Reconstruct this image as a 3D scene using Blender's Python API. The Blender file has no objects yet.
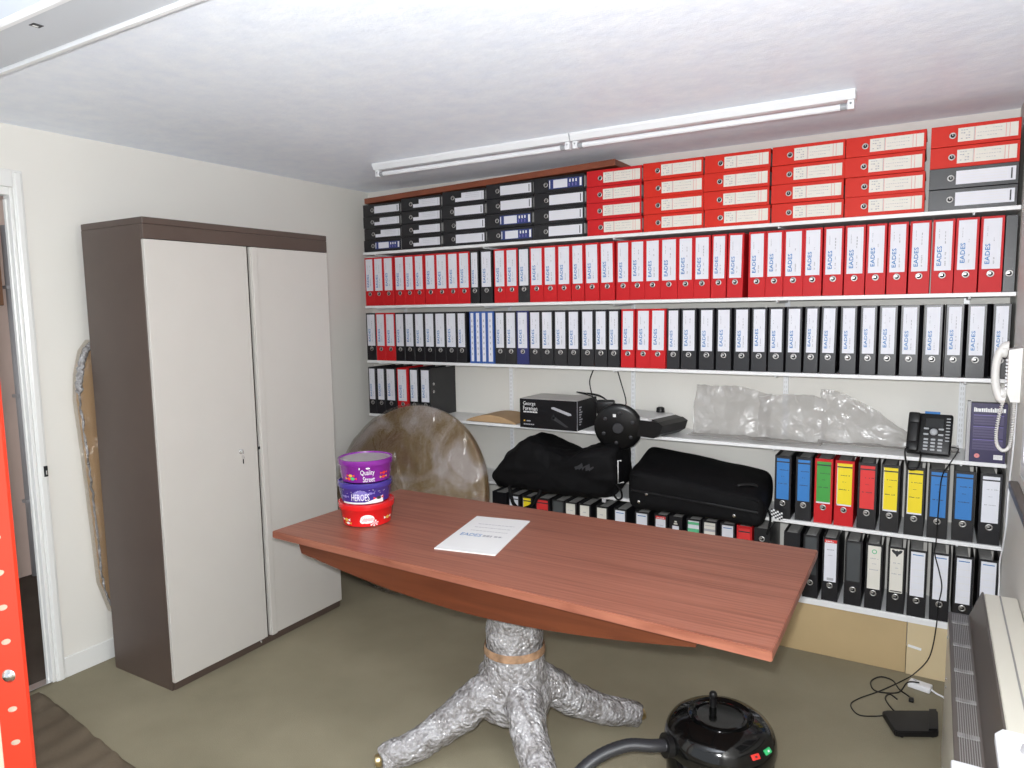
import bpy, bmesh, math, random
from mathutils import Vector, Matrix, noise
random.seed(7)
C = bpy.context.scene.collection
PI = math.pi
sc = bpy.context.scene

# ------------------------------------------------------------------ dimensions
XL, XR, YB, YF, H = -0.214, 3.600, 0.315, -4.7, 2.568
S1, S2, S3, S4, S5, S6 = 2.1153, 1.7610, 1.3947, 1.0297, 0.6647, 0.2818
ST = 0.018

# ------------------------------------------------------------------ materials
def new_mat(name):
    m = bpy.data.materials.new(name); m.use_nodes = True
    nt = m.node_tree
    return m, nt, nt.nodes['Principled BSDF']

def mat(name, col, rough=.5, metal=0., spec=.5, bump=0., bscale=60., var=0., vscale=8., coat=0., emit=None):
    m, nt, b = new_mat(name)
    b.inputs['Base Color'].default_value = (*col, 1)
    b.inputs['Roughness'].default_value = rough
    b.inputs['Metallic'].default_value = metal
    b.inputs['Specular IOR Level'].default_value = spec
    b.inputs['Coat Weight'].default_value = coat
    b.inputs['Coat Roughness'].default_value = .12
    tc = nt.nodes.new('ShaderNodeTexCoord')
    n = nt.nodes.new('ShaderNodeTexNoise'); n.inputs['Scale'].default_value = vscale; n.inputs['Detail'].default_value = 4
    nt.links.new(tc.outputs['Object'], n.inputs['Vector'])
    r = nt.nodes.new('ShaderNodeValToRGB')
    lo = tuple(c * (1 - var) for c in col); hi = tuple(min(1, c * (1 + var)) for c in col)
    r.color_ramp.elements[0].color = (*lo, 1); r.color_ramp.elements[0].position = .3
    r.color_ramp.elements[1].color = (*hi, 1); r.color_ramp.elements[1].position = .7
    nt.links.new(n.outputs['Fac'], r.inputs['Fac']); nt.links.new(r.outputs['Color'], b.inputs['Base Color'])
    if bump:
        n2 = nt.nodes.new('ShaderNodeTexNoise'); n2.inputs['Scale'].default_value = bscale; n2.inputs['Detail'].default_value = 5
        nt.links.new(tc.outputs['Object'], n2.inputs['Vector'])
        bp = nt.nodes.new('ShaderNodeBump'); bp.inputs['Strength'].default_value = bump; bp.inputs['Distance'].default_value = .01
        nt.links.new(n2.outputs['Fac'], bp.inputs['Height']); nt.links.new(bp.outputs['Normal'], b.inputs['Normal'])
    if emit:
        b.inputs['Emission Color'].default_value = (*emit[0], 1); b.inputs['Emission Strength'].default_value = emit[1]
    return m

M = {}
M['wall'] = mat('wall paint', (.76, .74, .69), .55, bump=.05, bscale=120, var=.012, vscale=2)
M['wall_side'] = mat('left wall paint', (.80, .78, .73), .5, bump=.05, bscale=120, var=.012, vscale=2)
M['gloss_white'] = mat('white gloss paint', (.80, .80, .78), .25, var=.01)
M['shelf'] = mat('white melamine', (.82, .82, .82), .35, var=.01)
M['metal_white'] = mat('white enamel', (.85, .86, .88), .3, var=.01)
M['brown_side'] = mat('brown laminate', (.088, .062, .050), .42, var=.06, vscale=5)
M['door_grey'] = mat('pale grey enamel', (.57, .545, .51), .42, var=.01)
M['chrome'] = mat('chrome', (.8, .8, .8), .18, metal=1.)
M['brass'] = mat('dull brass', (.7, .55, .3), .3, metal=1.)
M['dark'] = mat('dark void', (.01, .01, .01), .8)
M['red'] = mat('red file card', (.56, .016, .020), .5, spec=.22, var=.04, vscale=14)
M['red_orange'] = mat('bright red file card', (.62, .026, .014), .5, spec=.22, var=.04, vscale=14)
M['black'] = mat('black file card', (.011, .0105, .013), .36, spec=.5, var=.12, vscale=30)
M['navy'] = mat('navy file card', (.02, .025, .13), .42, var=.06)
M['blue_binder'] = mat('blue binder plastic', (.03, .10, .38), .35, var=.05)
M['pages'] = mat('paper block', (.42, .41, .40), .8, var=.1, vscale=80)
M['label_white'] = mat('white spine paper', (.74, .745, .80), .55, var=.015, vscale=20)
M['label_cream'] = mat('cream spine paper', (.74, .71, .64), .55, var=.02, vscale=20)
M['ink_blue'] = mat('blue ink', (.03, .19, .48), .6)
M['ink_grey'] = mat('grey ink', (.42, .42, .45), .6)
M['ink_black'] = mat('black ink', (.03, .03, .035), .6)
M['ink_pink'] = mat('pink rule', (.72, .25, .25), .6)
M['lab_blue'] = mat('blue spine paper', (.03, .19, .52), .55)
M['lab_navy'] = mat('dark blue spine paper', (.03, .05, .2), .55)
M['lab_green'] = mat('green spine paper', (.05, .33, .05), .55)
M['lab_yellow'] = mat('yellow spine paper', (.85, .66, .01), .55)
M['lab_red'] = mat('red spine paper', (.72, .03, .03), .55)
M['lab_pgreen'] = mat('pale green print', (.12, .5, .25), .55)
M['lab_grey'] = mat('clear empty label pocket', (.075, .08, .085), .25)
M['wood_red'] = mat('reddish brown board', (.23, .062, .028), .45, var=.15, vscale=6)
M['bag'] = mat('black nylon', (.0042, .004, .0046), .7, spec=.15, bump=.25, bscale=220, var=.2, vscale=20)
M['black_gloss'] = mat('glossy black plastic', (.004, .004, .004), .1, spec=.4, coat=.25)
M['black_plastic'] = mat('black plastic', (.009, .0085, .009), .4, spec=.3, var=.1)
M['disc_black'] = mat('satin black metal', (.004, .004, .0045), .3, spec=.35)
M['ring_metal'] = mat('nickel ring', (.50, .49, .48), .38, metal=1.)
M['hose'] = mat('dark grey hose', (.028, .028, .032), .45)
M['grey_plastic'] = mat('grey plastic', (.42, .41, .42), .4)
M['lid_grey'] = mat('pale grey plastic', (.62, .61, .61), .4)
M['fixture'] = mat('pale grey fixture', (.60, .63, .68), .4)
M['slot_grey'] = mat('slot shade', (.62, .62, .62), .6)
M['tape'] = mat('brown tape under wrap', (.33, .20, .12), .25, var=.35, vscale=30)
M['white_plastic'] = mat('white plastic', (.82, .82, .84), .3)
M['offwhite_plastic'] = mat('off white plastic', (.78, .76, .73), .3)
M['key_grey'] = mat('grey keys', (.42, .43, .45), .4)
M['heater_cream'] = mat('cream enamel', (.70, .67, .58), .35, var=.01)
M['heater_brown'] = mat('brown grey enamel', (.095, .08, .07), .35, var=.04)
M['heater_slat'] = mat('light slats', (.28, .27, .26), .4)
M['card'] = mat('brown cardboard', (.46, .30, .16), .7, var=.06, vscale=9)
M['tan'] = mat('tan hardboard', (.50, .37, .20), .4, var=.05, vscale=4)
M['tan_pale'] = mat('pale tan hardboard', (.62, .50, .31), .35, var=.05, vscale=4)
M['post_red'] = mat('red racking enamel', (.78, .052, .022), .35)
M['panel_cream'] = mat('cream board', (.78, .68, .52), .6, var=.03)
M['pink_wall'] = mat('pinkish plaster', (.74, .57, .49), .6, var=.05, vscale=3)
M['hall_wood'] = mat('hall brown wood', (.25, .12, .06), .5, var=.1)
M['sill_brown'] = mat('dark brown sill', (.07, .05, .04), .3, var=.1)
M['purple'] = mat('purple tub', (.20, .018, .26), .25, coat=.3)
M['blue_tub'] = mat('violet blue tub', (.055, .035, .27), .25, coat=.3)
M['red_tub'] = mat('red tub', (.72, .014, .016), .25, coat=.3)
M['ink_white'] = mat('white print', (.85, .85, .85), .4)
M['lilac'] = mat('lilac print', (.20, .16, .48), .4)
M['gold'] = mat('gold print', (.75, .45, .06), .4)
M['lid_clear'] = mat('cloudy lid', (.40, .36, .38), .25)
M['box_black'] = mat('black carton', (.006, .0055, .007), .45, spec=.2)
M['box_top_sheen'] = mat('carton top sheen', (.52, .50, .49), .4)  # pale grey stands in for gloss reflected off the black carton's top
M['indigo'] = mat('indigo carton', (.028, .020, .075), .35)
M['indigo_lite'] = mat('indigo panel', (.075, .06, .14), .4)
M['paper'] = mat('white paper', (.80, .80, .79), .6)
M['btn_red'] = mat('red button', (.75, .04, .03), .35)
M['btn_green'] = mat('green button', (.04, .5, .16), .35)
M['tube'] = mat('white glass tube', (.86, .87, .90), .2)
M['lens_grey'] = mat('fixture grey', (.35, .36, .38), .4)

def carpet(name, c1, c2, ripple=False):
    m, nt, b = new_mat(name); b.inputs['Roughness'].default_value = .95; b.inputs['Specular IOR Level'].default_value = .1
    tc = nt.nodes.new('ShaderNodeTexCoord')
    n1 = nt.nodes.new('ShaderNodeTexNoise'); n1.inputs['Scale'].default_value = 260; n1.inputs['Detail'].default_value = 3
    n2 = nt.nodes.new('ShaderNodeTexNoise'); n2.inputs['Scale'].default_value = 2.2; n2.inputs['Detail'].default_value = 6
    add = nt.nodes.new('ShaderNodeMath'); add.operation = 'MULTIPLY_ADD'; add.inputs[1].default_value = .45
    r = nt.nodes.new('ShaderNodeValToRGB'); r.color_ramp.elements[0].color = (*c1, 1); r.color_ramp.elements[1].color = (*c2, 1)
    r.color_ramp.elements[0].position = .45; r.color_ramp.elements[1].position = .95
    for n in (n1, n2): nt.links.new(tc.outputs['Object'], n.inputs['Vector'])
    nt.links.new(n1.outputs['Fac'], add.inputs[0]); nt.links.new(n2.outputs['Fac'], add.inputs[2])
    nt.links.new(add.outputs[0], r.inputs['Fac']); nt.links.new(r.outputs['Color'], b.inputs['Base Color'])
    bp = nt.nodes.new('ShaderNodeBump'); bp.inputs['Strength'].default_value = .5; bp.inputs['Distance'].default_value = .004
    nt.links.new(n1.outputs['Fac'], bp.inputs['Height']); nt.links.new(bp.outputs['Normal'], b.inputs['Normal'])
    return m
M['carpet'] = carpet('olive grey carpet', (.23, .205, .14), (.32, .285, .20))
M['carpet_brown'] = carpet('brown carpet', (.11, .085, .06), (.175, .14, .10))
M['hall_floor'] = carpet('dark hall carpet', (.06, .045, .035), (.09, .07, .055))

def ceiling_mat():
    m, nt, b = new_mat('textured ceiling'); b.inputs['Diffuse Roughness'].default_value = .20; b.inputs['Base Color'].default_value = (.92, .94, .98, 1); b.inputs['Roughness'].default_value = .4
    tc = nt.nodes.new('ShaderNodeTexCoord'); mp = nt.nodes.new('ShaderNodeMapping'); mp.inputs['Scale'].default_value = (1.3, 1.3, 1)
    nt.links.new(tc.outputs['Object'], mp.inputs['Vector'])
    n1 = nt.nodes.new('ShaderNodeTexNoise'); n1.inputs['Scale'].default_value = 9; n1.inputs['Detail'].default_value = 7; n1.inputs['Roughness'].default_value = .62
    n2 = nt.nodes.new('ShaderNodeTexNoise'); n2.inputs['Scale'].default_value = 7; n2.inputs['Detail'].default_value = 9; n2.inputs['Roughness'].default_value = .65
    for n in (n1, n2): nt.links.new(mp.outputs['Vector'], n.inputs['Vector'])
    r = nt.nodes.new('ShaderNodeValToRGB'); r.color_ramp.elements[0].color = (.80, .85, .955, 1); r.color_ramp.elements[1].color = (.905, .94, 1, 1)
    r.color_ramp.elements[0].position = .3; r.color_ramp.elements[1].position = .68
    nt.links.new(n2.outputs['Fac'], r.inputs['Fac']); nt.links.new(r.outputs['Color'], b.inputs['Base Color'])
    bp = nt.nodes.new('ShaderNodeBump'); bp.inputs['Strength'].default_value = .28; bp.inputs['Distance'].default_value = .012
    nt.links.new(n1.outputs['Fac'], bp.inputs['Height']); nt.links.new(bp.outputs['Normal'], b.inputs['Normal'])
    return m
M['ceiling'] = ceiling_mat()

def wood_mat(name, dark, light, rough):
    m, nt, b = new_mat(name); b.inputs['Roughness'].default_value = rough
    tc = nt.nodes.new('ShaderNodeTexCoord'); mp = nt.nodes.new('ShaderNodeMapping'); mp.inputs['Scale'].default_value = (1.0, 38, 12)
    nt.links.new(tc.outputs['Object'], mp.inputs['Vector'])
    n = nt.nodes.new('ShaderNodeTexNoise'); n.inputs['Scale'].default_value = 2.2; n.inputs['Detail'].default_value = 6; n.inputs['Distortion'].default_value = .4
    nt.links.new(mp.outputs['Vector'], n.inputs['Vector'])
    r = nt.nodes.new('ShaderNodeValToRGB'); r.color_ramp.elements[0].color = (*dark, 1); r.color_ramp.elements[1].color = (*light, 1)
    r.color_ramp.elements[0].position = .32; r.color_ramp.elements[1].position = .62
    nt.links.new(n.outputs['Fac'], r.inputs['Fac']); nt.links.new(r.outputs['Color'], b.inputs['Base Color'])
    return m
M['table_wood'] = wood_mat('mahogany laminate', (.215, .068, .040), (.325, .118, .072), .42)
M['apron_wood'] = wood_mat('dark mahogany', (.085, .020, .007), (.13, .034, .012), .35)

def film(name, tint, fac, gloss_rough, bscale, bump, diff=(.8, .8, .8), dfac=.3):
    """clear polythene: see-through, part milky, with crinkled highlights"""
    m = bpy.data.materials.new(name); m.use_nodes = True; nt = m.node_tree; nt.nodes.clear()
    out = nt.nodes.new('ShaderNodeOutputMaterial')
    tr = nt.nodes.new('ShaderNodeBsdfTransparent'); tr.inputs['Color'].default_value = (*tint, 1)
    df = nt.nodes.new('ShaderNodeBsdfDiffuse'); df.inputs['Color'].default_value = (*diff, 1)
    gl = nt.nodes.new('ShaderNodeBsdfGlossy'); gl.inputs['Roughness'].default_value = gloss_rough
    tc = nt.nodes.new('ShaderNodeTexCoord')
    n = nt.nodes.new('ShaderNodeTexNoise'); n.inputs['Scale'].default_value = bscale; n.inputs['Detail'].default_value = 4; n.inputs['Distortion'].default_value = 1.
    nt.links.new(tc.outputs['Object'], n.inputs['Vector'])
    bp = nt.nodes.new('ShaderNodeBump'); bp.inputs['Strength'].default_value = bump; bp.inputs['Distance'].default_value = .03
    nt.links.new(n.outputs['Fac'], bp.inputs['Height'])
    nt.links.new(bp.outputs['Normal'], gl.inputs['Normal'])
    m1 = nt.nodes.new('ShaderNodeMixShader'); m1.inputs['Fac'].default_value = dfac
    m2 = nt.nodes.new('ShaderNodeMixShader'); m2.inputs['Fac'].default_value = fac
    nt.links.new(tr.outputs[0], m1.inputs[1]); nt.links.new(df.outputs[0], m1.inputs[2])
    nt.links.new(m1.outputs[0], m2.inputs[1]); nt.links.new(gl.outputs[0], m2.inputs[2])
    nt.links.new(m2.outputs[0], out.inputs['Surface'])
    return m
M['film'] = film('clear wrap', (.95, .93, .9), .11, .16, 11, 1.0, (.55, .52, .48), .06)
M['polythene'] = film('milky polythene', (.86, .85, .84), .05, .2, 12, .8, (.56, .54, .52), .42)

def bubble_mat():
    m, nt, b = new_mat('bubble wrap'); b.inputs['Roughness'].default_value = .14
    b.inputs['Specular IOR Level'].default_value = .9
    tc = nt.nodes.new('ShaderNodeTexCoord')
    v = nt.nodes.new('ShaderNodeTexVoronoi'); v.inputs['Scale'].default_value = 75
    n = nt.nodes.new('ShaderNodeTexNoise'); n.inputs['Scale'].default_value = 16; n.inputs['Detail'].default_value = 5; n.inputs['Distortion'].default_value = 1.2
    for q in (v, n): nt.links.new(tc.outputs['Object'], q.inputs['Vector'])
    ma = nt.nodes.new('ShaderNodeMath'); ma.operation = 'MULTIPLY_ADD'; ma.inputs[1].default_value = -.35
    nt.links.new(v.outputs['Distance'], ma.inputs[0]); nt.links.new(n.outputs['Fac'], ma.inputs[2])
    bp = nt.nodes.new('ShaderNodeBump'); bp.inputs['Strength'].default_value = 1.; bp.inputs['Distance'].default_value = .024
    nt.links.new(ma.outputs[0], bp.inputs['Height']); nt.links.new(bp.outputs['Normal'], b.inputs['Normal'])
    r = nt.nodes.new('ShaderNodeValToRGB'); r.color_ramp.elements[0].color = (.21, .195, .19, 1); r.color_ramp.elements[1].color = (.44, .43, .44, 1)
    r.color_ramp.elements[0].position = .35; r.color_ramp.elements[1].position = .65
    nt.links.new(n.outputs['Fac'], r.inputs['Fac']); nt.links.new(r.outputs['Color'], b.inputs['Base Color'])
    return m
M['bubble'] = bubble_mat()

def roundtop_mat():
    m, nt, b = new_mat('wrapped round top wood'); b.inputs['Roughness'].default_value = .4
    tc = nt.nodes.new('ShaderNodeTexCoord')
    n = nt.nodes.new('ShaderNodeTexNoise'); n.inputs['Scale'].default_value = 3.2; n.inputs['Detail'].default_value = 4; n.inputs['Distortion'].default_value = .8
    nt.links.new(tc.outputs['Object'], n.inputs['Vector'])
    r = nt.nodes.new('ShaderNodeValToRGB'); e = r.color_ramp.elements
    e[0].position = .3; e[0].color = (.17, .085, .05, 1); e[1].position = .64; e[1].color = (.43, .385, .38, 1)
    k = e.new(.5); k.color = (.215, .145, .06, 1)
    nt.links.new(n.outputs['Fac'], r.inputs['Fac']); nt.links.new(r.outputs['Color'], b.inputs['Base Color'])
    return m
M['round_top'] = roundtop_mat()

# ------------------------------------------------------------------ mesh helpers
_text = {}
def text_geo(s):
    """verts (x,y) and faces of a word in the built-in font, scaled to unit width box"""
    if s in _text: return _text[s]
    cu = bpy.data.curves.new('t', 'FONT'); cu.body = s; cu.resolution_u = 2
    o = bpy.data.objects.new('t', cu); C.objects.link(o)
    dg = bpy.context.evaluated_depsgraph_get(); me = bpy.data.meshes.new_from_object(o.evaluated_get(dg))
    vs = [(v.co.x, v.co.y) for v in me.vertices]; fs = [tuple(p.vertices) for p in me.polygons]
    bpy.data.objects.remove(o); bpy.data.curves.remove(cu); bpy.data.meshes.remove(me)
    x0 = min(v[0] for v in vs); x1 = max(v[0] for v in vs); y0 = min(v[1] for v in vs); y1 = max(v[1] for v in vs)
    vs = [((x - x0) / (x1 - x0), (y - y0) / (y1 - y0)) for x, y in vs]
    _text[s] = (vs, fs); return _text[s]

class MB:
    def __init__(self): self.bm = bmesh.new(); self.mats = []
    def mi(self, m):
        if m not in self.mats: self.mats.append(m)
        return self.mats.index(m)
    def faces(self, vs, fs, m, fn=None):
        i = self.mi(m); bv = [self.bm.verts.new(fn(v) if fn else v) for v in vs]; out = []
        for f in fs:
            try: q = self.bm.faces.new([bv[k] for k in f]); q.material_index = i; out.append(q)
            except ValueError: pass
        return out
    def box(self, x0, x1, y0, y1, z0, z1, m, bev=0, seg=2, fn=None):
        i = self.mi(m)
        vs = [self.bm.verts.new((x, y, z)) for x in (x0, x1) for y in (y0, y1) for z in (z0, z1)]
        fs = []
        for f in ((0, 1, 3, 2), (4, 6, 7, 5), (0, 4, 5, 1), (2, 3, 7, 6), (0, 2, 6, 4), (1, 5, 7, 3)):
            q = self.bm.faces.new([vs[k] for k in f]); q.material_index = i; fs.append(q)
        allv = set(vs)
        if bev:
            es = list({e for f in fs for e in f.edges})
            r = bmesh.ops.bevel(self.bm, geom=es, offset=bev, segments=seg, affect='EDGES', profile=.5, clamp_overlap=True)
            for q in r['faces']: q.material_index = i
            allv = {v for v in self.bm.verts if v.is_valid and v in set(r['verts'])} | {v for v in vs if v.is_valid}
        if fn:
            for v in allv: v.co = fn(v.co)
        return allv
    def lathe(self, prof, m, seg=32, o=(0, 0, 0), axis='Z', cap=True):
        i = self.mi(m); rings = []
        for r, z in prof:
            ring = []
            for k in range(seg):
                a = 2 * PI * k / seg; p = (r * math.cos(a), r * math.sin(a), z)
                if axis == 'Y': p = (p[0], z, p[1])
                if axis == 'X': p = (z, p[0], p[1])
                ring.append(self.bm.verts.new((p[0] + o[0], p[1] + o[1], p[2] + o[2])))
            rings.append(ring)
        for a, b in zip(rings, rings[1:]):
            for k in range(seg):
                q = self.bm.faces.new((a[k], a[(k + 1) % seg], b[(k + 1) % seg], b[k])); q.material_index = i; q.smooth = True
        if cap:
            for rg in (rings[0], rings[-1]):
                q = self.bm.faces.new(rg); q.material_index = i
    def cyl(self, c, r, h, m, axis='Z', seg=20): self.lathe([(r, 0), (r, h)], m, seg, c, axis)
    def tube(self, pts, r, m, seg=8, cap=True, rad=None):
        i = self.mi(m); pts = [Vector(p) for p in pts]; rings = []; up = None
        for k, p in enumerate(pts):
            t = (pts[min(k + 1, len(pts) - 1)] - pts[max(k - 1, 0)]).normalized()
            if up is None:
                up = Vector((0, 0, 1)) if abs(t.z) < .9 else Vector((1, 0, 0))
            s = t.cross(up).normalized(); up = s.cross(t).normalized(); rr = rad[k] if rad else r
            rings.append([self.bm.verts.new(p + rr * (math.cos(a) * s + math.sin(a) * up)) for a in [2 * PI * j / seg for j in range(seg)]])
        for a, b in zip(rings, rings[1:]):
            for k in range(seg):
                q = self.bm.faces.new((a[k], a[(k + 1) % seg], b[(k + 1) % seg], b[k])); q.material_index = i; q.smooth = True
        if cap:
            for rg in (rings[0], rings[-1]):
                q = self.bm.faces.new(rg); q.material_index = i
    def prism(self, poly, a, b, m, axis='Y'):
        """poly in the two other axes, extruded along axis from a to b"""
        def P(u, v, w): return {'Y': (u, w, v), 'X': (w, u, v), 'Z': (u, v, w)}[axis]
        n = len(poly); vs = [P(u, v, a) for u, v in poly] + [P(u, v, b) for u, v in poly]
        self.faces(vs, [tuple(range(n)), tuple(range(2 * n - 1, n - 1, -1))] + [(k, k + n, (k + 1) % n + n, (k + 1) % n) for k in range(n)], m)
    def text(self, s, m, fn):
        """fn maps unit box (u,v) to a point"""
        vs, fs = text_geo(s); self.faces([fn(u, v) for u, v in vs], fs, m)
    def build(self, name, parent=None, loc=(0, 0, 0), smooth=None, wn=True):
        bmesh.ops.recalc_face_normals(self.bm, faces=self.bm.faces)
        me = bpy.data.meshes.new(name); self.bm.to_mesh(me); self.bm.free()
        for m in self.mats: me.materials.append(M[m])
        if smooth:
            me.polygons.foreach_set('use_smooth', [True] * len(me.polygons)); me.set_sharp_from_angle(angle=math.radians(smooth))
        o = bpy.data.objects.new(name, me); C.objects.link(o); o.location = loc
        if parent: o.parent = parent
        return o

def smooth_path(pts, n=10):
    pts = [Vector(p) for p in pts]; out = []
    for k in range(len(pts) - 1):
        p0 = pts[max(k - 1, 0)]; p1 = pts[k]; p2 = pts[k + 1]; p3 = pts[min(k + 2, len(pts) - 1)]
        for j in range(n):
            t = j / n
            out.append(.5 * ((2 * p1) + (p2 - p0) * t + (2 * p0 - 5 * p1 + 4 * p2 - p3) * t * t + (3 * p1 - p0 - 3 * p2 + p3) * t ** 3))
    out.append(pts[-1]); return out

def thing(name, label, cat, loc=(0, 0, 0), rz=0, group=None):
    o = bpy.data.objects.new(name, None); o.empty_display_size = .05; C.objects.link(o)
    o.location = loc; o.rotation_euler = (0, 0, rz); return tag(o, label, cat, group)
def tag(o, label, cat, group=None):
    o['label'] = label; o['category'] = cat
    if group: o['group'] = group
    return o
def struct(o, label=None):
    o['kind'] = 'structure'
    if label: o['label'] = label
    return o
def bake(o, *mods):
    """apply modifiers into the mesh"""
    dg = bpy.context.evaluated_depsgraph_get(); dg.update()
    me = bpy.data.meshes.new_from_object(o.evaluated_get(dg)); o.modifiers.clear(); old = o.data; o.data = me
    bpy.data.meshes.remove(old); return o
def jitter(o, amp, scale, seed=0, fn=None):
    for v in o.data.vertices:
        p = v.co * scale + Vector((seed, seed * 1.7, 3.1)); d = noise.noise_vector(p)
        k = fn(v.co) if fn else 1
        v.co += d * amp * k
    o.data.update()

# ------------------------------------------------------------------ the room
b = MB(); b.box(XL - 1.7, XR + .1, YF, YB + .1, -.1, 0, 'carpet'); struct(b.build('floor'))
b = MB(); b.box(XL - 1.7, XR + .1, YF, YB + .1, H, H + .1, 'ceiling'); struct(b.build('ceiling'))
b = MB(); b.box(XL - .1, XR + .1, YB, YB + .1, 0, H, 'wall'); struct(b.build('wall_back'))
DY0, DY1, DZ = -2.88, -1.998, 2.295           # doorway in the left wall
b = MB()
b.box(XL - .045, XL, DY1, YB, 0, H, 'wall_side'); b.box(XL - .045, XL, YF, DY0, 0, H, 'wall_side'); b.box(XL - .045, XL, DY0, DY1, DZ, H, 'wall_side')
struct(b.build('wall_left'))
WY0, WY1, WZ0, WZ1 = -1.75, -.50, 1.09, 2.05   # window in the right wall
b = MB()
b.box(XR, XR + .1, WY1, YB, 0, H, 'wall'); b.box(XR, XR + .1, YF, WY0, 0, H, 'wall')
b.box(XR, XR + .1, WY0, WY1, 0, WZ0, 'wall'); b.box(XR, XR + .1, WY0, WY1, WZ1, H, 'wall')
struct(b.build('wall_right'))
# the hall beyond the doorway
b = MB(); b.box(XL - 1.72, XL - 1.62, YF, YB, 0, H, 'pink_wall'); struct(b.build('wall_hall'))
b = MB(); b.box(XL - 1.62, XL - .005, YF, YB, 0, .006, 'hall_floor'); struct(b.build('floor_hall'))
# baseboard on the left wall
b = MB(); b.box(XL, XL + .012, -1.956, YB, 0, .10, 'gloss_white', .004); struct(b.build('baseboard_left'))
# door lining and architrave
d = thing('door_1', 'white painted door lining at the left edge, opening to the hall', 'door', (XL, DY1, 0)); del d['category']; struct(d)
b = MB(); b.box(-.050, .004, -.014, 0, 0, DZ, 'gloss_white', .003); b.box(-.050, .004, DY0 - DY1, -.014, DZ - .035, DZ, 'gloss_white', .003)
b.box(-.050, .004, DY0 - DY1, DY0 - DY1 + .035, 0, DZ - .035, 'gloss_white', .003); b.build('lining', d)
b = MB(); b.box(-.042, -.020, -.022, -.0145, 0, DZ - .05, 'gloss_white', .002); b.build('door_stop', d)
b = MB(); b.box(.0192, .024, .020, .036, .99, 1.04, 'dark', .001); b.box(.0242, .034, .024, .031, 1.0, 1.02, 'chrome', .001); b.build('strike_plate', d)
b = MB()
b.box(.0005, .013, 0, .042, 0, DZ + .075, 'gloss_white', .004); b.box(.0005, .019, .006, .036, 0, DZ + .066, 'gloss_white', .006)
b.box(.0005, .018, DY0 - DY1 - .09, 0, DZ + .0, DZ + .075, 'gloss_white', .004)
b.box(.0005, .018, DY0 - DY1 - .09, DY0 - DY1, 0, DZ, 'gloss_white', .004); b.build('architrave', d)
b = MB(); b.box(XL - .05, XL + .01, DY0 + .04, DY1 - .016, .0062, .011, 'chrome', .002); struct(b.build('trim_1'))
# window on the right wall, only its corner shows
w = thing('window_1', 'white framed window on the right wall above the heater', 'window', (XR, (WY0 + WY1) / 2, WZ0)); del w['category']; struct(w)
hw = (WY1 - WY0) / 2; hz = WZ1 - WZ0
b = MB()
for y0, y1, z0, z1 in ((-hw, hw, 0, .06), (-hw, hw, hz - .06, hz), (-hw, -hw + .06, .06, hz - .06), (hw - .06, hw, .06, hz - .06), (-.03, .03, .06, hz - .06)):
    b.box(.0, .07, y0, y1, z0, z1, 'white_plastic', .004)
b.build('window_frame', w)
b = MB(); b.box(.03, .036, -hw + .06, hw - .06, .06, hz - .06, 'lab_grey'); b.build('pane', w)
b = MB(); b.box(-.03, -.0005, -hw - .03, hw + .035, -.062, -.03, 'sill_brown', .004); b.build('window_sill', w)

# small brown hall fittings seen past the lining
b = MB(); b.box(-.0, .06, -.06, .12, 0, .5, 'hall_wood', .006); b.box(.06, .066, -.04, .10, .03, .46, 'hall_wood', .003)
tag(b.build('wall_box', None, (XL - 1.618, -1.50, 1.80)), 'brown wooden box fixed high on the hall wall', 'box')
b = MB(); b.cyl((0, 0, 0), .022, 2.3, 'grey_plastic')
for z in (.5, 1.2, 1.9): b.box(-.03, .03, -.03, .03, z, z + .02, 'grey_plastic', .002)
tag(b.build('conduit_pipe', None, (XL - 1.585, -1.33, .006)), 'grey vertical pipe on the hall wall beyond the doorway', 'pipe')

# carpet border on the near side of the floor
b = MB(); nx = 160; ny = 40; vs = []; fs = []
for i in range(nx + 1):
    for j in range(ny + 1):
        x = XL + .03 + i / nx * 2.7; y0 = -2.085 - .13 * max(0, (x + .2)) ** 1.15 * .9
        t = j / ny; y = y0 + (-4.0 - y0) * t ** 1.5
        rip = max(0, 1 - t * 2) * .006 * math.sin(x * 46 + 2 * math.sin(y * 9)) + .0035 * noise.noise((x * 4, y * 4, 0))
        z = .0115 + rip if 0 < j < ny and 0 < i < nx else .0005
        vs.append((x, y + (.012 * noise.noise((x * 6, 0, 5)) if j == 0 else 0), max(z, .0005)))
for i in range(nx):
    for j in range(ny):
        a = i * (ny + 1) + j; fs.append((a, a + 1, a + ny + 2, a + ny + 1))
b.faces(vs, fs, 'carpet_brown'); tag(b.build('brown_rug', smooth=60), 'rippled brown carpet piece on the floor by the doorway', 'rug')

# ------------------------------------------------------------------ shelving
BX = [.10, .958, 1.797, 2.648, 3.435]
ORDN = ['first', 'second', 'third', 'fourth', 'fifth', 'sixth', 'seventh', 'eighth', 'ninth', 'tenth', 'eleventh', 'twelfth', 'thirteenth', 'fourteenth', 'fifteenth', 'sixteenth', 'seventeenth', 'eighteenth', 'nineteenth']
def ordn(n):
    if n <= 19: return ORDN[n - 1]
    t, u = divmod(n, 10); tens = {2: 'twent', 3: 'thirt', 4: 'fort'}[t]
    return tens + 'ieth' if u == 0 else tens + 'y-' + ORDN[u - 1]
SH = [(S1, 'top shelf, carrying the files that lie flat'), (S2, 'second shelf, carrying the long row of red files'), (S3, 'third shelf, carrying the long row of black files'),
      (S4, 'fourth shelf, carrying the desk phone and plastic wrap'), (S5, 'fifth shelf, carrying the suitcase and coloured-label files'), (S6, 'bottom shelf, just above the tan board')]
for k, (s, l) in enumerate(SH):
    t = ST if k < 5 else .03
    b = MB(); b.box(.002, XR - .002, 0, YB - .001, s - t, s, 'shelf', .0025)
    tag(b.build('wall_shelf'), 'white ' + l, 'shelf', 'white wall shelves')
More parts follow.
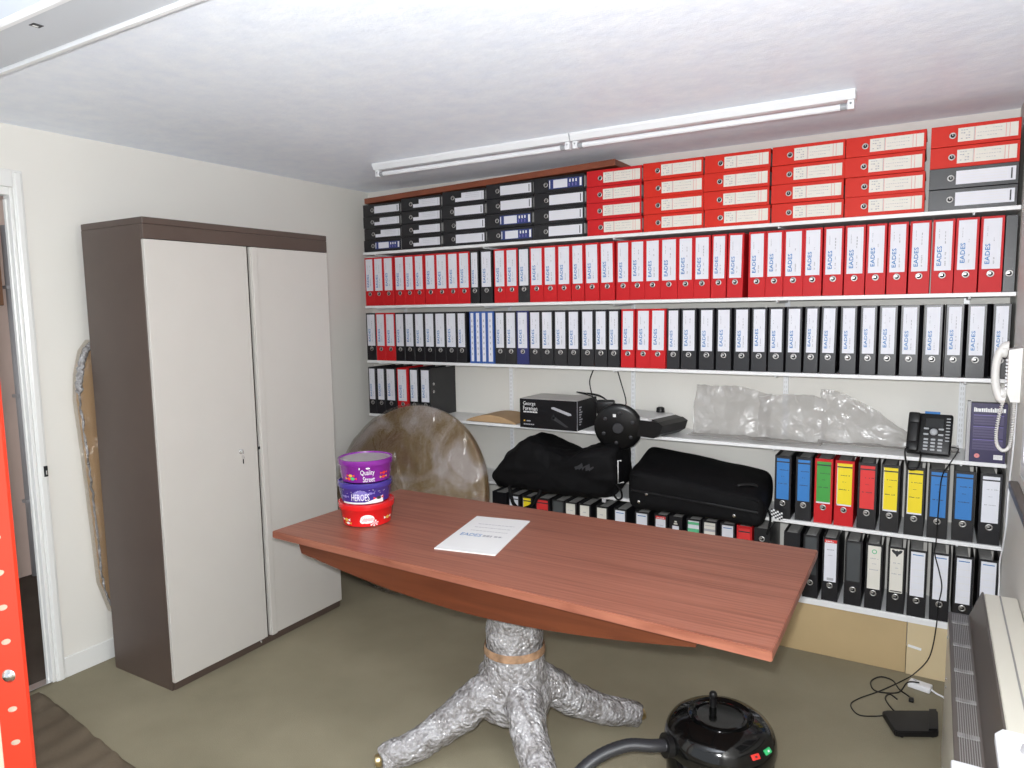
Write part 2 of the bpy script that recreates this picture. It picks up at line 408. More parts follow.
for k, x in enumerate(BX):
    u = thing('shelf_upright', 'white slotted shelf upright on the back wall, %s from the left' % ORDN[k], 'shelf bracket', (x, YB, S4), 0, 'shelf uprights')
    zs = [S4 - .25, S3, S2, S1]
    b = MB()
    for lo, hi in ((S5, S4), (S4, S3), (S3, S2), (S2, S1)):
        b.box(-.013, .013, -.011, -.0008, lo + .001 - S4, hi - ST - .001 - S4, 'metal_white', .002)
        z = lo + .03
        while z < hi - .04:
            b.box(-.006, -.003, -.0115, -.0108, z - S4, z + .014 - S4, 'slot_grey'); b.box(.003, .006, -.0115, -.0108, z - S4, z + .014 - S4, 'slot_grey'); z += .025
    b.build('strip', u)
    for s in (S1, S2, S3, S4, S5):
        b = MB(); b.prism([(-.30, s - ST - .009 - S4), (-.306, s - ST - .0005 - S4), (-.012, s - ST - .0005 - S4), (-.012, s - ST - .012 - S4)], -.004, .004, 'metal_white', 'X')
        b.build('bracket', u)

b = MB(); b.box(.002, 3.255, .012, .022, .001, S6 - .031, 'tan', .001); tag(b.build('plinth_board'), 'long tan board standing under the bottom shelf', 'board')
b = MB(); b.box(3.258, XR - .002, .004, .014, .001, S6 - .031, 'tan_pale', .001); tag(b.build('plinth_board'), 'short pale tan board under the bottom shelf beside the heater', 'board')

# ------------------------------------------------------------------ files
FD = .285; FH = .317
def cover_mesh(w, col, h=FH, dep=FD, fl=0.):
    me_name = 'cover %s %.3f %.3f %.3f' % (col, w, h, fl)
    if me_name in bpy.data.meshes: return bpy.data.meshes[me_name]
    b = MB(); t = .003; x = w / 2 - .0006
    b.box(-x, x, 0, t, 0, h, col, .0012, 1)
    b.box(-x, -x + t, t, dep, 0, h, col)
    if fl: b.prism([(x - t, t), (x, t), (x + fl, .028), (x + fl, dep), (x + fl - t, dep), (x + fl - t, .028)], 0, h, col, 'Z')   # cover flared into the gap beside it, shaped so the gap looks shaded
    else: b.box(x - t, x, t, dep, 0, h, col)
    bmesh.ops.recalc_face_normals(b.bm, faces=b.bm.faces)
    me = bpy.data.meshes.new(me_name); b.bm.to_mesh(me); b.bm.free(); me.materials.append(M[col]); return me
def page_mesh(w, h=FH):
    n = 'pages %.3f' % w
    if n in bpy.data.meshes: return bpy.data.meshes[n]
    b = MB(); x = w / 2 - .006
    b.box(-x, x * .55, .045, .262, .006, h - .013, 'pages', .002, 1)
    b.box(-x, x, .004, .03, .01, .018, 'black_plastic')
    bmesh.ops.recalc_face_normals(b.bm, faces=b.bm.faces)
    me = bpy.data.meshes.new(n); b.bm.to_mesh(me); b.bm.free()
    for m in b.mats: me.materials.append(M[m])
    return me
def ring_mesh(r=.0145, flat=False):
    nm = 'ring flat' if flat else 'ring'
    if flat: r = .0135
    if nm in bpy.data.meshes: return bpy.data.meshes[nm]
    b = MB(); b.lathe([(r * .60, -.0004), (r * .66, -.0018), (r * .85, -.0022), (r, -.0004)], 'ring_metal', 20, axis='Y', cap=False)
    b.lathe([(r * .62, -.0006), (.0001, -.0006)], 'dark', 16, axis='Y', cap=False)
    if flat: b.box(-r * .5, r * .1, -.0012, -.0007, -.001, .001, 'ring_metal')
    else: b.box(-r * .6, r * .15, -.0012, -.0007, -.001, .006, 'ring_metal')
    me = bpy.data.meshes.new(nm); b.bm.to_mesh(me); b.bm.free()
    for m in b.mats: me.materials.append(M[m])
    return me
def label_mesh(kind, w):
    """a paper label in the spine plane: z up the spine"""
    key = 'label %s %.3f' % (kind, w)
    if key in bpy.data.meshes: return bpy.data.meshes[key]
    b = MB(); z0, z1 = .098, .307
    lw = w - (.032 if kind == 'flat_red' else   .032 if kind.startswith('flat') else .020); x0 = -lw / 2
    rnd = random.Random(hash(kind) % 1000 + int(w * 1000))
    def R(u0, u1, v0, v1, m, lay=1):
        y = -.0004 * lay - .0002
        X0, X1 = x0 + u0 * lw, x0 + u1 * lw; Z0, Z1 = z0 + v0 * (z1 - z0), z0 + v1 * (z1 - z0)
        b.faces([(X0, y, Z0), (X1, y, Z0), (X1, y, Z1), (X0, y, Z1)], [(0, 1, 2, 3)], m)
    def sheet(m, v0=0., v1=1.):
        Z0, Z1 = z0 + v0 * (z1 - z0), z0 + v1 * (z1 - z0)
        b.box(x0, x0 + lw, -.0005, -.0001, Z0, Z1, m)
    def scrib(u0, u1, v, m='ink_grey', n=6, hgt=.012, lay=2):
        du = (u1 - u0) / n
        for k in range(n):
            if rnd.random() < .85: R(u0 + k * du, u0 + (k + .72) * du, v, v + hgt * rnd.uniform(.6, 1.2), m, lay)
    def vscrib(u, du, v0, v1, m='ink_grey', n=8):
        dv = (v1 - v0) / n
        for k in range(n):
            if rnd.random() < .8: R(u, u + du * rnd.uniform(.5, 1), v0 + k * dv, v0 + (k + .7) * dv, m, 2)
    if kind.startswith('logo'):
        sheet('label_white')
        q = int(kind[4:] or 0); v0 = .10 + .02 * (q % 3)
        # the blue word runs up the spine
        b.text('EADES', 'ink_blue', lambda u, v: (x0 + lw * (.40 - .26 * v), -.0011, z0 + (v0 + .40 * u) * (z1 - z0)))
        b.text('EADES', 'ink_blue', lambda u, v: (x0 + lw * (.415 - .26 * v), -.0012, z0 + (v0 + .40 * u) * (z1 - z0) + .0007))
        vscrib(.60, .09, v0, v0 + .18 + .1 * (q % 2)); vscrib(.58, .07, .55, .62 + .2 * (q % 2), n=4); vscrib(.22, .05, .66, .86, n=6)
    elif kind == 'blueslim':
        b.box(-w / 2 + .011, w / 2 - .009, -.0005, -.0001, .012, .308, 'label_white')
        for k in range(7): b.box(-.003, .003, -.0009, -.0005, .05 + .034 * k, .064 + .034 * k, 'ink_grey')
    elif kind == 'flat_red':
        sheet('label_cream')
        for v, m in ((.27, 'ink_grey'), (.285, 'ink_pink'), (.80, 'ink_pink'), (.86, 'ink_pink')): R(.02, .98, v, v + .009, m, 2)
        for k in range(4): vscrib(.14 + .2 * k, .1, .05, .22, n=4)
        for k in range(3): vscrib(.2 + .25 * k, .05, .33, .75, n=10)
    elif kind == 'flat_notch':
        sheet('label_white', .22, 1.); b.box(x0 + lw * .56, x0 + lw, -.0005, -.0001, z0, z0 + .22 * (z1 - z0), 'label_white')
        R(.1, .9, .93, .94, 'ink_grey', 2)
        for k in range(3): R(.15 + .22 * k, .17 + .22 * k, .35, .85, 'ink_grey', 2)
    elif kind == 'flat_white':
        sheet('label_white'); R(.12, .88, .92, .945, 'ink_black', 2)
        for k in range(4): R(.16 + .2 * k, .175 + .2 * k, .08, .86, 'label_cream', 2)
    elif kind == 'flat_blue':
        sheet('lab_navy'); R(.08, .92, .14, .56, 'label_white', 2); R(.1, .9, .02, .045, 'ink_white', 2); R(.1, .9, .92, .98, 'ink_white', 2)
        for k in range(3):
            R(.15, .45, .62 + .09 * k, .66 + .09 * k, 'ink_white', 2); R(.55, .85, .60 + .1 * k, .63 + .1 * k, 'lilac', 2)
    elif kind in ('blue', 'yellow', 'red', 'green', 'white'):
        m = {'white': 'label_white'}.get(kind, 'lab_' + kind)
        b.box(x0, x0 + lw, -.0005, -.0001, z0, z1 - .004, m)
        if kind in ('green', 'yellow'): R(0, 1, 0, .035, 'label_white', 2)
        if kind == 'yellow': R(0, .05, 0, .97, 'label_cream', 2)
        R(.0, 1., .885, .915, 'ink_black', 2)
        i = 'ink_grey' if kind == 'white' else 'ink_black'
        scrib(.25, .95, .70, i, 8, .016); scrib(.38, .62, .55, i, 3, .012); scrib(.15, .85, .37, i, 8, .018)
    elif kind == 'cream_circle':
        sheet('label_cream')
        y = -.0011; cx = 0; cz = z0 + .87 * (z1 - z0); n = 18
        vs = [(cx + r * math.cos(2 * PI * k / n), y, cz + r * math.sin(2 * PI * k / n)) for r in (.007, .011) for k in range(n)]
        b.faces(vs, [(k, (k + 1) % n, n + (k + 1) % n, n + k) for k in range(n)], 'lab_pgreen')
        scrib(.2, .85, .70, 'ink_grey', 6, .02); scrib(.35, .7, .58, 'ink_grey', 3, .016); scrib(.15, .85, .44, 'ink_grey', 7, .022)
    elif kind == 'bird':
        sheet('label_cream')
        y = -.0011; f = lambda u, v: (u * lw, y, z0 + v * (z1 - z0))
        pts = [(-.42, .97), (-.28, .985), (-.10, .955), (-.03, .965), (.03, .975), (.09, .955), (.28, .985), (.42, .97), (.36, .93), (.24, .90), (.14, .88), (.05, .835), (-.03, .825), (-.12, .875), (-.25, .90), (-.36, .93)]
        vs = [f(*p) for p in pts]
        b.faces(vs, [(0, 1, 14, 15), (1, 2, 13, 14), (2, 3, 12, 13), (3, 4, 11, 12), (4, 5, 10, 11), (5, 6, 9, 10), (6, 7, 8, 9)], 'ink_black')
        scrib(.25, .8, .67, 'ink_grey', 5, .02); scrib(.4, .65, .56, 'ink_grey', 3, .016); scrib(.15, .85, .42, 'ink_grey', 7, .022)
        R(.05, .95, .02, .045, 'ink_black', 2)
    elif kind == 'form':
        sheet('label_white'); R(.12, .88, .925, .945, 'ink_blue', 2)
        for k in range(5): R(.08, .92, .15 + .15 * k, .155 + .15 * k, 'label_cream', 2)
    elif kind == 'redhead':
        sheet('label_white'); R(0, 1, .925, 1, 'lab_red', 2); R(.25, .8, .03, .09, 'ink_grey', 2); scrib(.1, .9, .945, 'ink_white', 6, .025, 3)
        scrib(.2, .8, .75, 'ink_grey', 5, .02); scrib(.3, .7, .62, 'ink_grey', 4, .016)
    elif kind == 'slate':
        sheet('lab_grey', .1, 1.)
    elif kind == 'cream': 
        sheet('label_cream'); scrib(.2, .8, .80, 'ink_grey', 5, .02); scrib(.3, .7, .66, 'ink_grey', 4, .02)
    elif kind == 'small':
        R(.15, .85, .35, .80, 'label_white', 1); R(.3, .7, .84, .87, 'label_cream', 1); R(.38, .62, .89, .93, 'label_cream', 1); scrib(.3, .7, .55, 'ink_grey', 3, .03)
    elif kind == 'greenhead':
        sheet('label_white'); R(0, 1, .70, .80, 'lab_pgreen', 2); R(0, 1, .90, .97, 'lab_pgreen', 2); scrib(.15, .85, .55, 'ink_grey', 6, .02)
    elif kind == 'recycle':
        sheet('label_cream'); R(0, 1, .78, .84, 'ink_grey', 2); R(.05, .95, .92, .935, 'ink_grey', 2); R(.38, .68, .56, .66, 'ink_black', 2); R(.46, .60, .59, .63, 'label_cream', 3); scrib(.15, .85, .42, 'ink_grey', 6, .02)
    bmesh.ops.recalc_face_normals(b.bm, faces=b.bm.faces)
    for f in b.bm.faces:
        if abs(f.normal.y) > .9 and f.normal.y > 0 and len(f.link_edges if hasattr(f, 'link_edges') else []) == 0: f.normal_flip()
    me = bpy.data.meshes.new(key); b.bm.to_mesh(me); b.bm.free()
    for m in b.mats: me.materials.append(M[m])
    return me
def child(name, me, parent, loc=(0, 0, 0), scale=None):
    o = bpy.data.objects.new(name, me); C.objects.link(o); o.parent = parent; o.location = loc
    if scale: o.scale = scale
    return o
def rado_mesh():
    if 'rado' in bpy.data.meshes: return bpy.data.meshes['rado']
    b = MB(); b.lathe([(.004, -.0002), (.005, .0012), (.008, .0012), (.009, 0)], 'chrome', 14, axis='X', cap=False)
    me = bpy.data.meshes.new('rado'); b.bm.to_mesh(me); b.bm.free(); me.materials.append(M['chrome']); return me
def make_file(x0, x1, z, col, kind, label, group, y=.002, lean=0., flat=False, fh=FH, name='lever_arch_file', rado=False, yaw=0., ringz=.0775, fl=0.):
    w = round(x1 - x0, 3)
    if flat:
        t = thing(name, label, 'file', (x0, y, z + w / 2), 0, group); t.rotation_euler = (0, PI / 2, yaw)
    else:
        t = thing(name, label, 'file', ((x0 + x1) / 2, y, z + .0004), 0, group); t.rotation_euler = (0, lean, yaw)
        if lean: t.location.z += abs(math.sin(lean)) * w / 2
    child('cover', cover_mesh(w, col, fl=fl), t); child('paper_stack', page_mesh(w), t)
    if kind: child('spine_label', label_mesh(kind, w), t)
    if kind != 'blueslim':
        r = child('finger_ring', ring_mesh(flat=flat), t, (0, 0, ringz if not flat else .079))
        if rado:
            for zz in (.165, .215): child('side_eyelet', rado_mesh(), t, (w / 2 - .0006, .04, zz))
    return t

# top shelf: eleven stacks of four files lying flat
cols = [(.012, 'B', .0775), (.336, 'B', .0805), (.660, 'B', .083), (.985, 'B', .0855), (1.310, 'B', .0865), (1.640, 'R', .0875), (1.966, 'R', .0885), (2.288, 'R', .0885), (2.610, 'R', .0885), (2.932, 'R', .0885), (3.266, 'M', .0885)]
kinds = {0: ['flat_white', 'flat_notch', 'flat_notch', 'flat_blue'], 1: ['flat_notch'] * 4, 2: ['flat_notch', 'flat_white', 'flat_white', 'flat_white'], 3: ['flat_white', 'flat_white', 'flat_blue', 'flat_blue'], 4: ['flat_blue', 'flat_white', 'flat_white', 'flat_white']}
TOPW = ['topmost', 'second down', 'third down', 'lowest']
for c, (x, k, h) in enumerate(cols):
    for j in range(4):                       # j = 0 is the topmost
        z = S1 + h * (3 - j) + .0003
        if k == 'B': col, kd = 'black', kinds[c][j]
        elif k == 'R': col, kd = ('red' if c == 5 else 'red_orange'), 'flat_red'
        else: col, kd = ('red_orange', 'flat_red') if j < 2 else ('black', 'flat_white')
        cn = 'black' if col == 'black' else 'red'
        dx = random.uniform(-.004, .004) if c not in (0, 10) else 0
        make_file(x + dx, x + dx + h - .0004, z, col, kd, '%s file lying flat on the top shelf, %s in the %s stack from left' % (cn, TOPW[j], ORDN[c]),
                  'files lying flat on the top shelf', y=.003 + random.uniform(0, .012), flat=True)
b = MB(); b.box(0, 1.78, .004, .288, 0, .034, 'wood_red', .002)
o = b.build('loose_board', None, (.03, .0, S1 + .3125)); o.rotation_euler = (0, -math.atan(.0365 / 1.4), 0); o.location.z = S1 + .3170
tag(o, 'reddish brown board lying on top of the black flat files', 'board')

ROW2 = [(.008,.087),(.087,.17),(.17,.255),(.264,.349),(.349,.428),(.428,.505),(.511,.598),(.598,.688),(.688,.771),(.771,.856),(.858,.923),(.935,1.021),(1.032,1.114),(1.114,1.198),(1.198,1.278),(1.278,1.367),(1.367,1.453),(1.453,1.543),(1.543,1.626),(1.626,1.717),(1.717,1.808),(1.815,1.893),(1.893,1.977),(1.977,2.063),(2.063,2.155),(2.155,2.239),(2.239,2.325),(2.325,2.405),(2.405,2.487),(2.511,2.592),(2.592,2.674),(2.674,2.764),(2.764,2.846),(2.851,2.937),(2.941,3.027),(3.03,3.112),(3.116,3.196),(3.201,3.283),(3.288,3.371),(3.373,3.458),(3.462,3.546)]
ROW3 = [(.004,.089),(.089,.171),(.171,.255),(.255,.334),(.334,.414),(.414,.495),(.495,.577),(.577,.663),(.663,.75),(.75,.822),(.846,.886),(.886,.929),(.929,.973),(.973,1.023),(1.029,1.103),(1.103,1.182),(1.182,1.263),(1.266,1.345),(1.345,1.426),(1.431,1.514),(1.517,1.594),(1.6,1.681),(1.684,1.761),(1.764,1.834),(1.841,1.92),(1.927,2.007),(2.007,2.092),(2.1,2.17),(2.176,2.257),(2.27,2.348),(2.357,2.434),(2.446,2.523),(2.531,2.605),(2.612,2.685),(2.694,2.766),(2.775,2.839),(2.846,2.916),(2.933,3.003),(3.017,3.085),(3.094,3.167),(3.179,3.252),(3.27,3.341),(3.352,3.419),(3.431,3.501),(3.522,3.586)]
for i, (a, c) in enumerate(ROW2):
    col = 'black' if i in (10, 11, 14) else 'red'
    ln = {27: .010, 28: .016, 18: -.008, 19: -.012, 20: -.012}.get(i, 0)
    if i in (17, 18, 19, 20, 27, 28): a, c = a + .002, c - .002
    make_file(a, c, S2, col, 'logo%d' % random.randint(0, 5), '%s lever arch file, %s from the left on the second shelf' % (col, ordn(i + 1)), 'files on the second shelf', y=.003 + random.uniform(0, .004), lean=ln)
make_file(3.549, 3.592, S2, 'black', None, 'slim black file without a label at the right end of the second shelf', 'files on the second shelf', y=.02)
for i, (a, c) in enumerate(ROW3):
    gap = ROW3[i + 1][0] - c - .004 if 24 < i < 44 and i not in (34, 35, 36) else 0
    if 10 <= i <= 13:
        make_file(a, c, S3, 'blue_binder', 'blueslim', 'slim blue binder with full-length white spine, %s of four on the third shelf' % ORDN[i - 10], 'slim blue binders on the third shelf', y=.004, name='ring_binder'); continue
    col = 'red' if i in (1, 2, 24, 25, 26) else 'navy' if i == 16 else 'black'
    ln = {35: .010, 36: .014, 24: .008, 25: .008, 26: .012}.get(i, 0)
    make_file(a, c, S3, col, 'logo%d' % random.randint(0, 5), '%s lever arch file, %s from the left on the third shelf' % (col, ordn(i + 1)), 'files on the third shelf', y=.003 + random.uniform(0, .004), lean=ln, fl=(round(gap, 3) if gap > .003 else 0.))
R4 = [(.004, .072), (.075, .149), (.152, .238), (.245, .335), (.346, .422), (.433, .515)]
for i, (a, c) in enumerate(R4):
    col = 'red' if i == 3 else 'black'
    make_file(a, c, S4, col, 'logo%d' % i, '%s lever arch file, %s from the left on the fourth shelf' % (col, ORDN[i]), 'files on the fourth shelf', y=.004 + .004 * i, rado=(i == 5))
R5 = [(2.656, 2.734, 'black', 'blue'), (2.753, 2.828, 'black', 'blue'), (2.839, 2.921, 'red', 'green'), (2.929, 3.014, 'red', 'yellow'), (3.029, 3.110, 'black', 'red'), (3.125, 3.204, 'black', 'yellow'), (3.224, 3.303, 'black', 'yellow'), (3.315, 3.395, 'black', 'blue'), (3.411, 3.493, 'black', 'blue'), (3.508, 3.590, 'black', 'white')]
for i, (a, c, col, kd) in enumerate(R5):
    make_file(a, c, S5, col, kd, '%s file with %s spine label, %s from the suitcase on the fifth shelf' % (col, kd, ORDN[i]), 'files with coloured labels', y=.006 + random.uniform(0, .01), yaw=(-.02 if 4 < i < 9 else 0), rado=(i == 0))
R6 = [(.985, 1.085, 'black', None, 'black file without a visible label, first on the bottom shelf'), (1.100, 1.180, 'black', 'white', 'black file with white label behind the yellow one on the bottom shelf'), (1.197, 1.270, 'black', 'yellow', 'black file with yellow label under the shoulder bag'),
      (1.290, 1.385, 'black', 'red', 'black file with red label under the shoulder bag'), (1.402, 1.484, 'black', 'slate', 'black file with empty grey label pocket under the shoulder bag'), (1.488, 1.566, 'black', 'cream', 'black file with cream label, just right of the grey one'),
      (1.578, 1.655, 'black', 'cream', 'black file with cream label, second right of the grey one'), (1.685, 1.762, 'black', 'cream', 'black file with cream label, third right of the grey one'), (1.796, 1.874, 'black', 'form', 'black file with white label below the gap between the two bags'),
      (1.921, 2.003, 'black', 'form', 'black file with white label below the left end of the suitcase'), (2.033, 2.108, 'black', 'redhead', 'black file with red headed label below the suitcase'), (2.118, 2.190, 'black', 'small', 'black file with a small white label below the suitcase'),
      (2.212, 2.291, 'black', 'greenhead', 'black file with green striped label below the suitcase'), (2.297, 2.375, 'black', 'recycle', 'black file with grey banded cream label below the suitcase'), (2.391, 2.468, 'black', 'form', 'black file with white label between banded and red labels'),
      (2.475, 2.553, 'red', 'red', 'red file with red label below the right end of the suitcase'), (2.562, 2.640, 'black', None, 'black file with bare spine and ring near its top, right of the red one'), (2.705, 2.783, 'black', None, 'black file with bare spine, hidden behind the table corner'),
      (2.797, 2.868, 'black', 'slate', 'black file with grey label pocket by the table corner'), (2.884, 2.958, 'black', 'redhead', 'black file with red headed white label right of the table corner'), (2.984, 3.061, 'black', 'slate', 'black file with empty clear pocket on the bottom shelf'),
      (3.073, 3.147, 'black', 'cream_circle', 'black file with cream label and green circle emblem'), (3.166, 3.240, 'black', 'bird', 'black file with cream label and black bird emblem'), (3.250, 3.326, 'black', 'form', 'black file with white form label, right of the bird emblem'),
      (3.340, 3.416, 'black', 'form', 'black file with white form label, second right of the bird emblem'), (3.428, 3.503, 'black', 'form', 'black file with white form label, third right of the bird emblem'), (3.518, 3.594, 'black', 'form', 'black file with white label at the right end of the bottom shelf')]
for i, (a, c, col, kd, lab) in enumerate(R6):
    make_file(a, c, S6, col, kd, lab, 'files on the bottom shelf', y=.006 + random.uniform(0, .006), ringz=(.262 if i == 16 else .0775))

# ------------------------------------------------------------------ cabinet
CX0, CX1, CY0, CY1, CH = -.095, .3806, -1.779, -.704, 2.146
cab = thing('storage_cabinet', 'tall two door steel cabinet with brown sides against the left wall', 'cabinet', (CX0, CY0, 0))
W_, D_ = CY1 - CY0, CX1 - CX0
b = MB()
b.box(0, D_ - .02, 0, .012, .0, CH - .03, 'brown_side', .002); b.box(0, D_ - .02, W_ - .012, W_, 0, CH - .03, 'brown_side', .002)
b.box(0, .01, .012, W_ - .012, 0, CH - .03, 'brown_side'); b.box(.01, D_ - .025, .012, W_ - .012, .03, .05, 'brown_side')
b.build('carcass', cab)
b = MB(); b.box(0, D_, 0, W_, CH - .03, CH, 'brown_side', .004); b.box(D_ - .02, D_ - .001, .0, W_, CH - .092, CH - .03, 'brown_side', .002); b.build('top_panel', cab)
b = MB(); b.box(D_ - .045, D_ - .016, .012, W_ - .012, .0, .038, 'brown_side', .002); b.build('plinth', cab)
ys = CY0; DT = CH - .094; DB = .042
dl = -1.262 - CY0; dr = -1.225 - CY0
b = MB(); b.box(D_ - .02, D_, .002, dl, DB, DT, 'door_grey', .003); d1 = b.build('door', cab)
b = MB(); b.box(D_ - .02, D_ - .004, dl + .003, dl + .019, DB, DT, 'door_grey', .002); b.build('lipping', d1)
b = MB(); b.lathe([(.013, 0), (.013, .004), (.009, .006)], 'chrome', 18, (D_, dl - .085, 1.045), 'X'); lk = b.build('lock', d1)
b = MB(); b.box(D_ + .006, D_ + .020, dl - .0865, dl - .0835, 1.035, 1.052, 'chrome', .0008); b.lathe([(.010, 0), (.010, .002)], 'chrome', 16, (D_ + .0145, dl - .0865, 1.018), 'Y'); b.box(D_ + .012, D_ + .018, dl - .0862, dl - .0842, .985, 1.012, 'black_plastic'); b.build('key', d1)
b = MB(); b.box(D_ - .02, D_, dr - .002, W_ - .002, DB, DT, 'door_grey', .003); b.box(D_, D_ + .010, dr + .0, dr + .035, DB, DT, 'door_grey', .004); d2 = b.build('door', cab)
b = MB(); b.box(D_ - .004, D_ - .0015, dl + .022, dl + .034, 1.035, 1.05, 'dark'); b.build('catch_plate', d2)
b = MB(); b.lathe([(.005, 0), (.005, .012)], 'chrome', 10, (D_ + .001, dl - .03, .028), 'Z'); b.build('hinge_pin', d1)

# bubble wrapped cardboard between cabinet and wall
pts = [(-1.70, .22), (-1.745, .26), (-1.790, .42), (-1.80, .70), (-1.815, 1.05), (-1.83, 1.33), (-1.82, 1.45), (-1.79, 1.55), (-1.75, 1.60)]
t = thing('wrapped_cardboard', 'bubble wrapped cardboard sheet wedged between the cabinet and the left wall', 'cardboard', (XL + .05, -1.4, 0))
b = MB(); b.prism([(y + 1.4 + .012, z) for y, z in pts] + [(.55, 1.60), (.55, .22)], -.012, .012, 'card', 'X'); b.build('cardboard_sheet', t)
b = MB(); b.prism([(y + 1.4, z + (.0 if z < 1.5 else .012)) for y, z in pts] + [(.57, 1.61), (.57, .2)], -.022, .022, 'film', 'X'); o = b.build('bubble_wrap', t)
b = MB(); path = smooth_path([(0.018, y + 1.4 + .012, z) for y, z in pts], 12)
for k, p in enumerate(path): p.x += .006 * noise.noise((k * .7, 0, 0)); p.y += .010 * noise.noise((k * .9, 3, 0))
b.tube(path, .008, 'bubble', 6, rad=[.0055 + (.010 if p_.z > 1.36 else 0) + .004 * noise.noise((k * .8, 9, 1)) for k, p_ in enumerate(path)]); b.build('wrap_edge', t, smooth=60)
b = MB(); b.box(-.02, .02, -.2, .5, .0, .212, 'card', .003); b.build('cardboard_foot', t)

# ------------------------------------------------------------------ table
TZ = .81
tb = thing('boat_table', 'reddish brown table on a bubble wrapped pedestal in the middle of the room', 'table', (1.9505, -1.30, 0))
ox, oy = 1.9505, -1.30
cor = [(.941, -1.651), (2.975, -1.740), (2.969, -.841), (.972, -.851)]
b = MB()
poly = [(x - ox, y - oy) for x, y in cor]
b.prism(poly, TZ - .030, TZ, 'table_wood', 'Z')
es = list(b.bm.edges); bmesh.ops.bevel(b.bm, geom=es, offset=.003, segments=2, affect='EDGES'); b.build('tabletop', tb)
def bottom(x):      # underside profile of the shaped rails
    t = min(1, abs(x - .0) / .86); return .640 + .085 * t ** 1.8
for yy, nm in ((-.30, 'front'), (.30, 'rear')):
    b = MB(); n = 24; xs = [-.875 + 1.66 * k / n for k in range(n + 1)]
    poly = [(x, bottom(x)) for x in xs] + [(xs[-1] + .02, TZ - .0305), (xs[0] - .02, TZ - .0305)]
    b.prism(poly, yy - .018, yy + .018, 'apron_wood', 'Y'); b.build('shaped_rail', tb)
b = MB(); b.box(-.28, .28, -.28, .28, TZ - .075, TZ - .031, 'apron_wood', .004); b.build('mounting_block', tb)
b = MB()
for x in (-.80, .72): b.box(x - .015, x + .015, -.28, .28, TZ - .068, TZ - .031, 'apron_wood', .002)
b.build('cross_rail', tb)
# pedestal wrapped in bubble wrap
pc = Vector((0, -.061, 0))
feet = [(1.586, -1.748), (2.327, -.988), (2.3235, -1.7375), (1.5775, -.9845)]
b = MB()
b.lathe([(.105, .735), (.104, .66), (.098, .60), (.105, .55), (.100, .53), (.112, .48), (.108, .42), (.122, .36), (.135, .29), (.15, .22), (.13, .15), (.06, .12)], 'bubble', 28, (pc.x, pc.y, 0))
for fx, fy in feet:
    e = Vector((fx - ox, fy - oy, 0)); dv = (e - pc); 
    P = [pc + dv * t + Vector((0, 0, z)) for t, z in ((.0, .27), (.22, .25), (.45, .165), (.70, .095), (.92, .062), (.99, .052))]
    P = smooth_path(P, 4); n = len(P)
    b.tube(P, .08, 'bubble', 14, rad=[.095 - .047 * (k / (n - 1)) ** .6 for k in range(n)])
ped = b.build('pedestal', tb)
rm = ped.modifiers.new('r', 'REMESH'); rm.mode = 'VOXEL'; rm.voxel_size = .0105; rm.use_smooth_shade = True
bake(ped)
jitter(ped, .007, 14, 1); jitter(ped, .004, 40, 5)
for v in ped.data.vertices:
    if v.co.z < .002: v.co.z = .002
    if v.co.z > .733: v.co.z = .733
ped.data.update()
ped['label'] = 'pedestal base wrapped in bubble wrap with four spread feet'
b = MB()
for k, (fx, fy) in enumerate(feet):
    e = Vector((fx - ox, fy - oy, 0)); dv = (e - pc).normalized(); p = e + dv * .004 + Vector((0, 0, .05))
    bb = MB(); bb.lathe([(.0, 0), (.020, .002), (.024, .012), (.020, .026), (.0, .03)], 'brass', 16, cap=False); o = bb.build('foot_cap', tb, p - dv * .012, smooth=50)
    o.rotation_euler = dv.to_track_quat('Z', 'Y').to_euler()
b.bm.free()
bb = MB(); 
for z, r in ((.405, .121),): bb.lathe([(r, z), (r + .001, z + .010), (r - .004, z + .030)], 'tape', 30, (pc.x, pc.y, 0), cap=False)
bb.build('tape_band', tb, smooth=60)

# tubs stacked on the table
def tub(z, x, y, r0, r1, h, col, label, deco, rot, name='sweet_tub', ang=0.):
    t = thing(name, label, 'tub', (x, y, z), rot, 'stacked sweet tubs')
    b = MB(); b.lathe([(r0 * .9, .0005), (r0, .004), (r0 + (r1 - r0) * .72, h * .74), (r1 * .985, h * .76)], col, 48, cap=False)
    b.lathe([(r0 * .9, .0005), (.001, .0005)], col, 48, cap=False)
    deco(b, lambda u, v, e=.0012: tubpt(u, v, r0, r1, h, e)); b.build('tub_body', t, smooth=50)
    b = MB(); b.lathe([(r1 * .985, h * .76), (r1, h * .79), (r1, h), (r1 - .006, h + .001), (r1 - .008, h - .006), (r1 * .80, h - .008), (r1 * .78, h - .004), (.001, h - .004)], col, 48, cap=False)
    i = b.mi('lid_clear')
    if name == 'sweet_tub' and col == 'purple':
        for f in b.bm.faces:
            c = f.calc_center_median()
            if math.hypot(c.x, c.y) < r1 - .012: f.material_index = i
    b.build('lid', t, smooth=40)
    return t
def tubpt(u, v, r0, r1, h, e):
    """u: metres around the front (right positive), v: 0..1 up the side"""
    zz = v * h * .74; r = r0 + (r1 - r0) * .72 * v + e; a = u / r
    return (r * math.sin(a), -r * math.cos(a), zz)
def blob(b, m, P, u, v, ru, rv, n=14, e=.0012, rot=0.):
    pts = [(u + ru * math.cos(2 * PI * k / n) * math.cos(rot) - rv * .05 * math.sin(2 * PI * k / n) * math.sin(rot), v + rv * math.sin(2 * PI * k / n) + ru * 10 * math.sin(rot) * math.cos(2 * PI * k / n)) for k in range(n)]
    vs = [P(u, v, e)] + [P(a, c, e) for a, c in pts]
    b.faces(vs, [(0, k + 1, (k + 1) % n + 1) for k in range(n)], m)
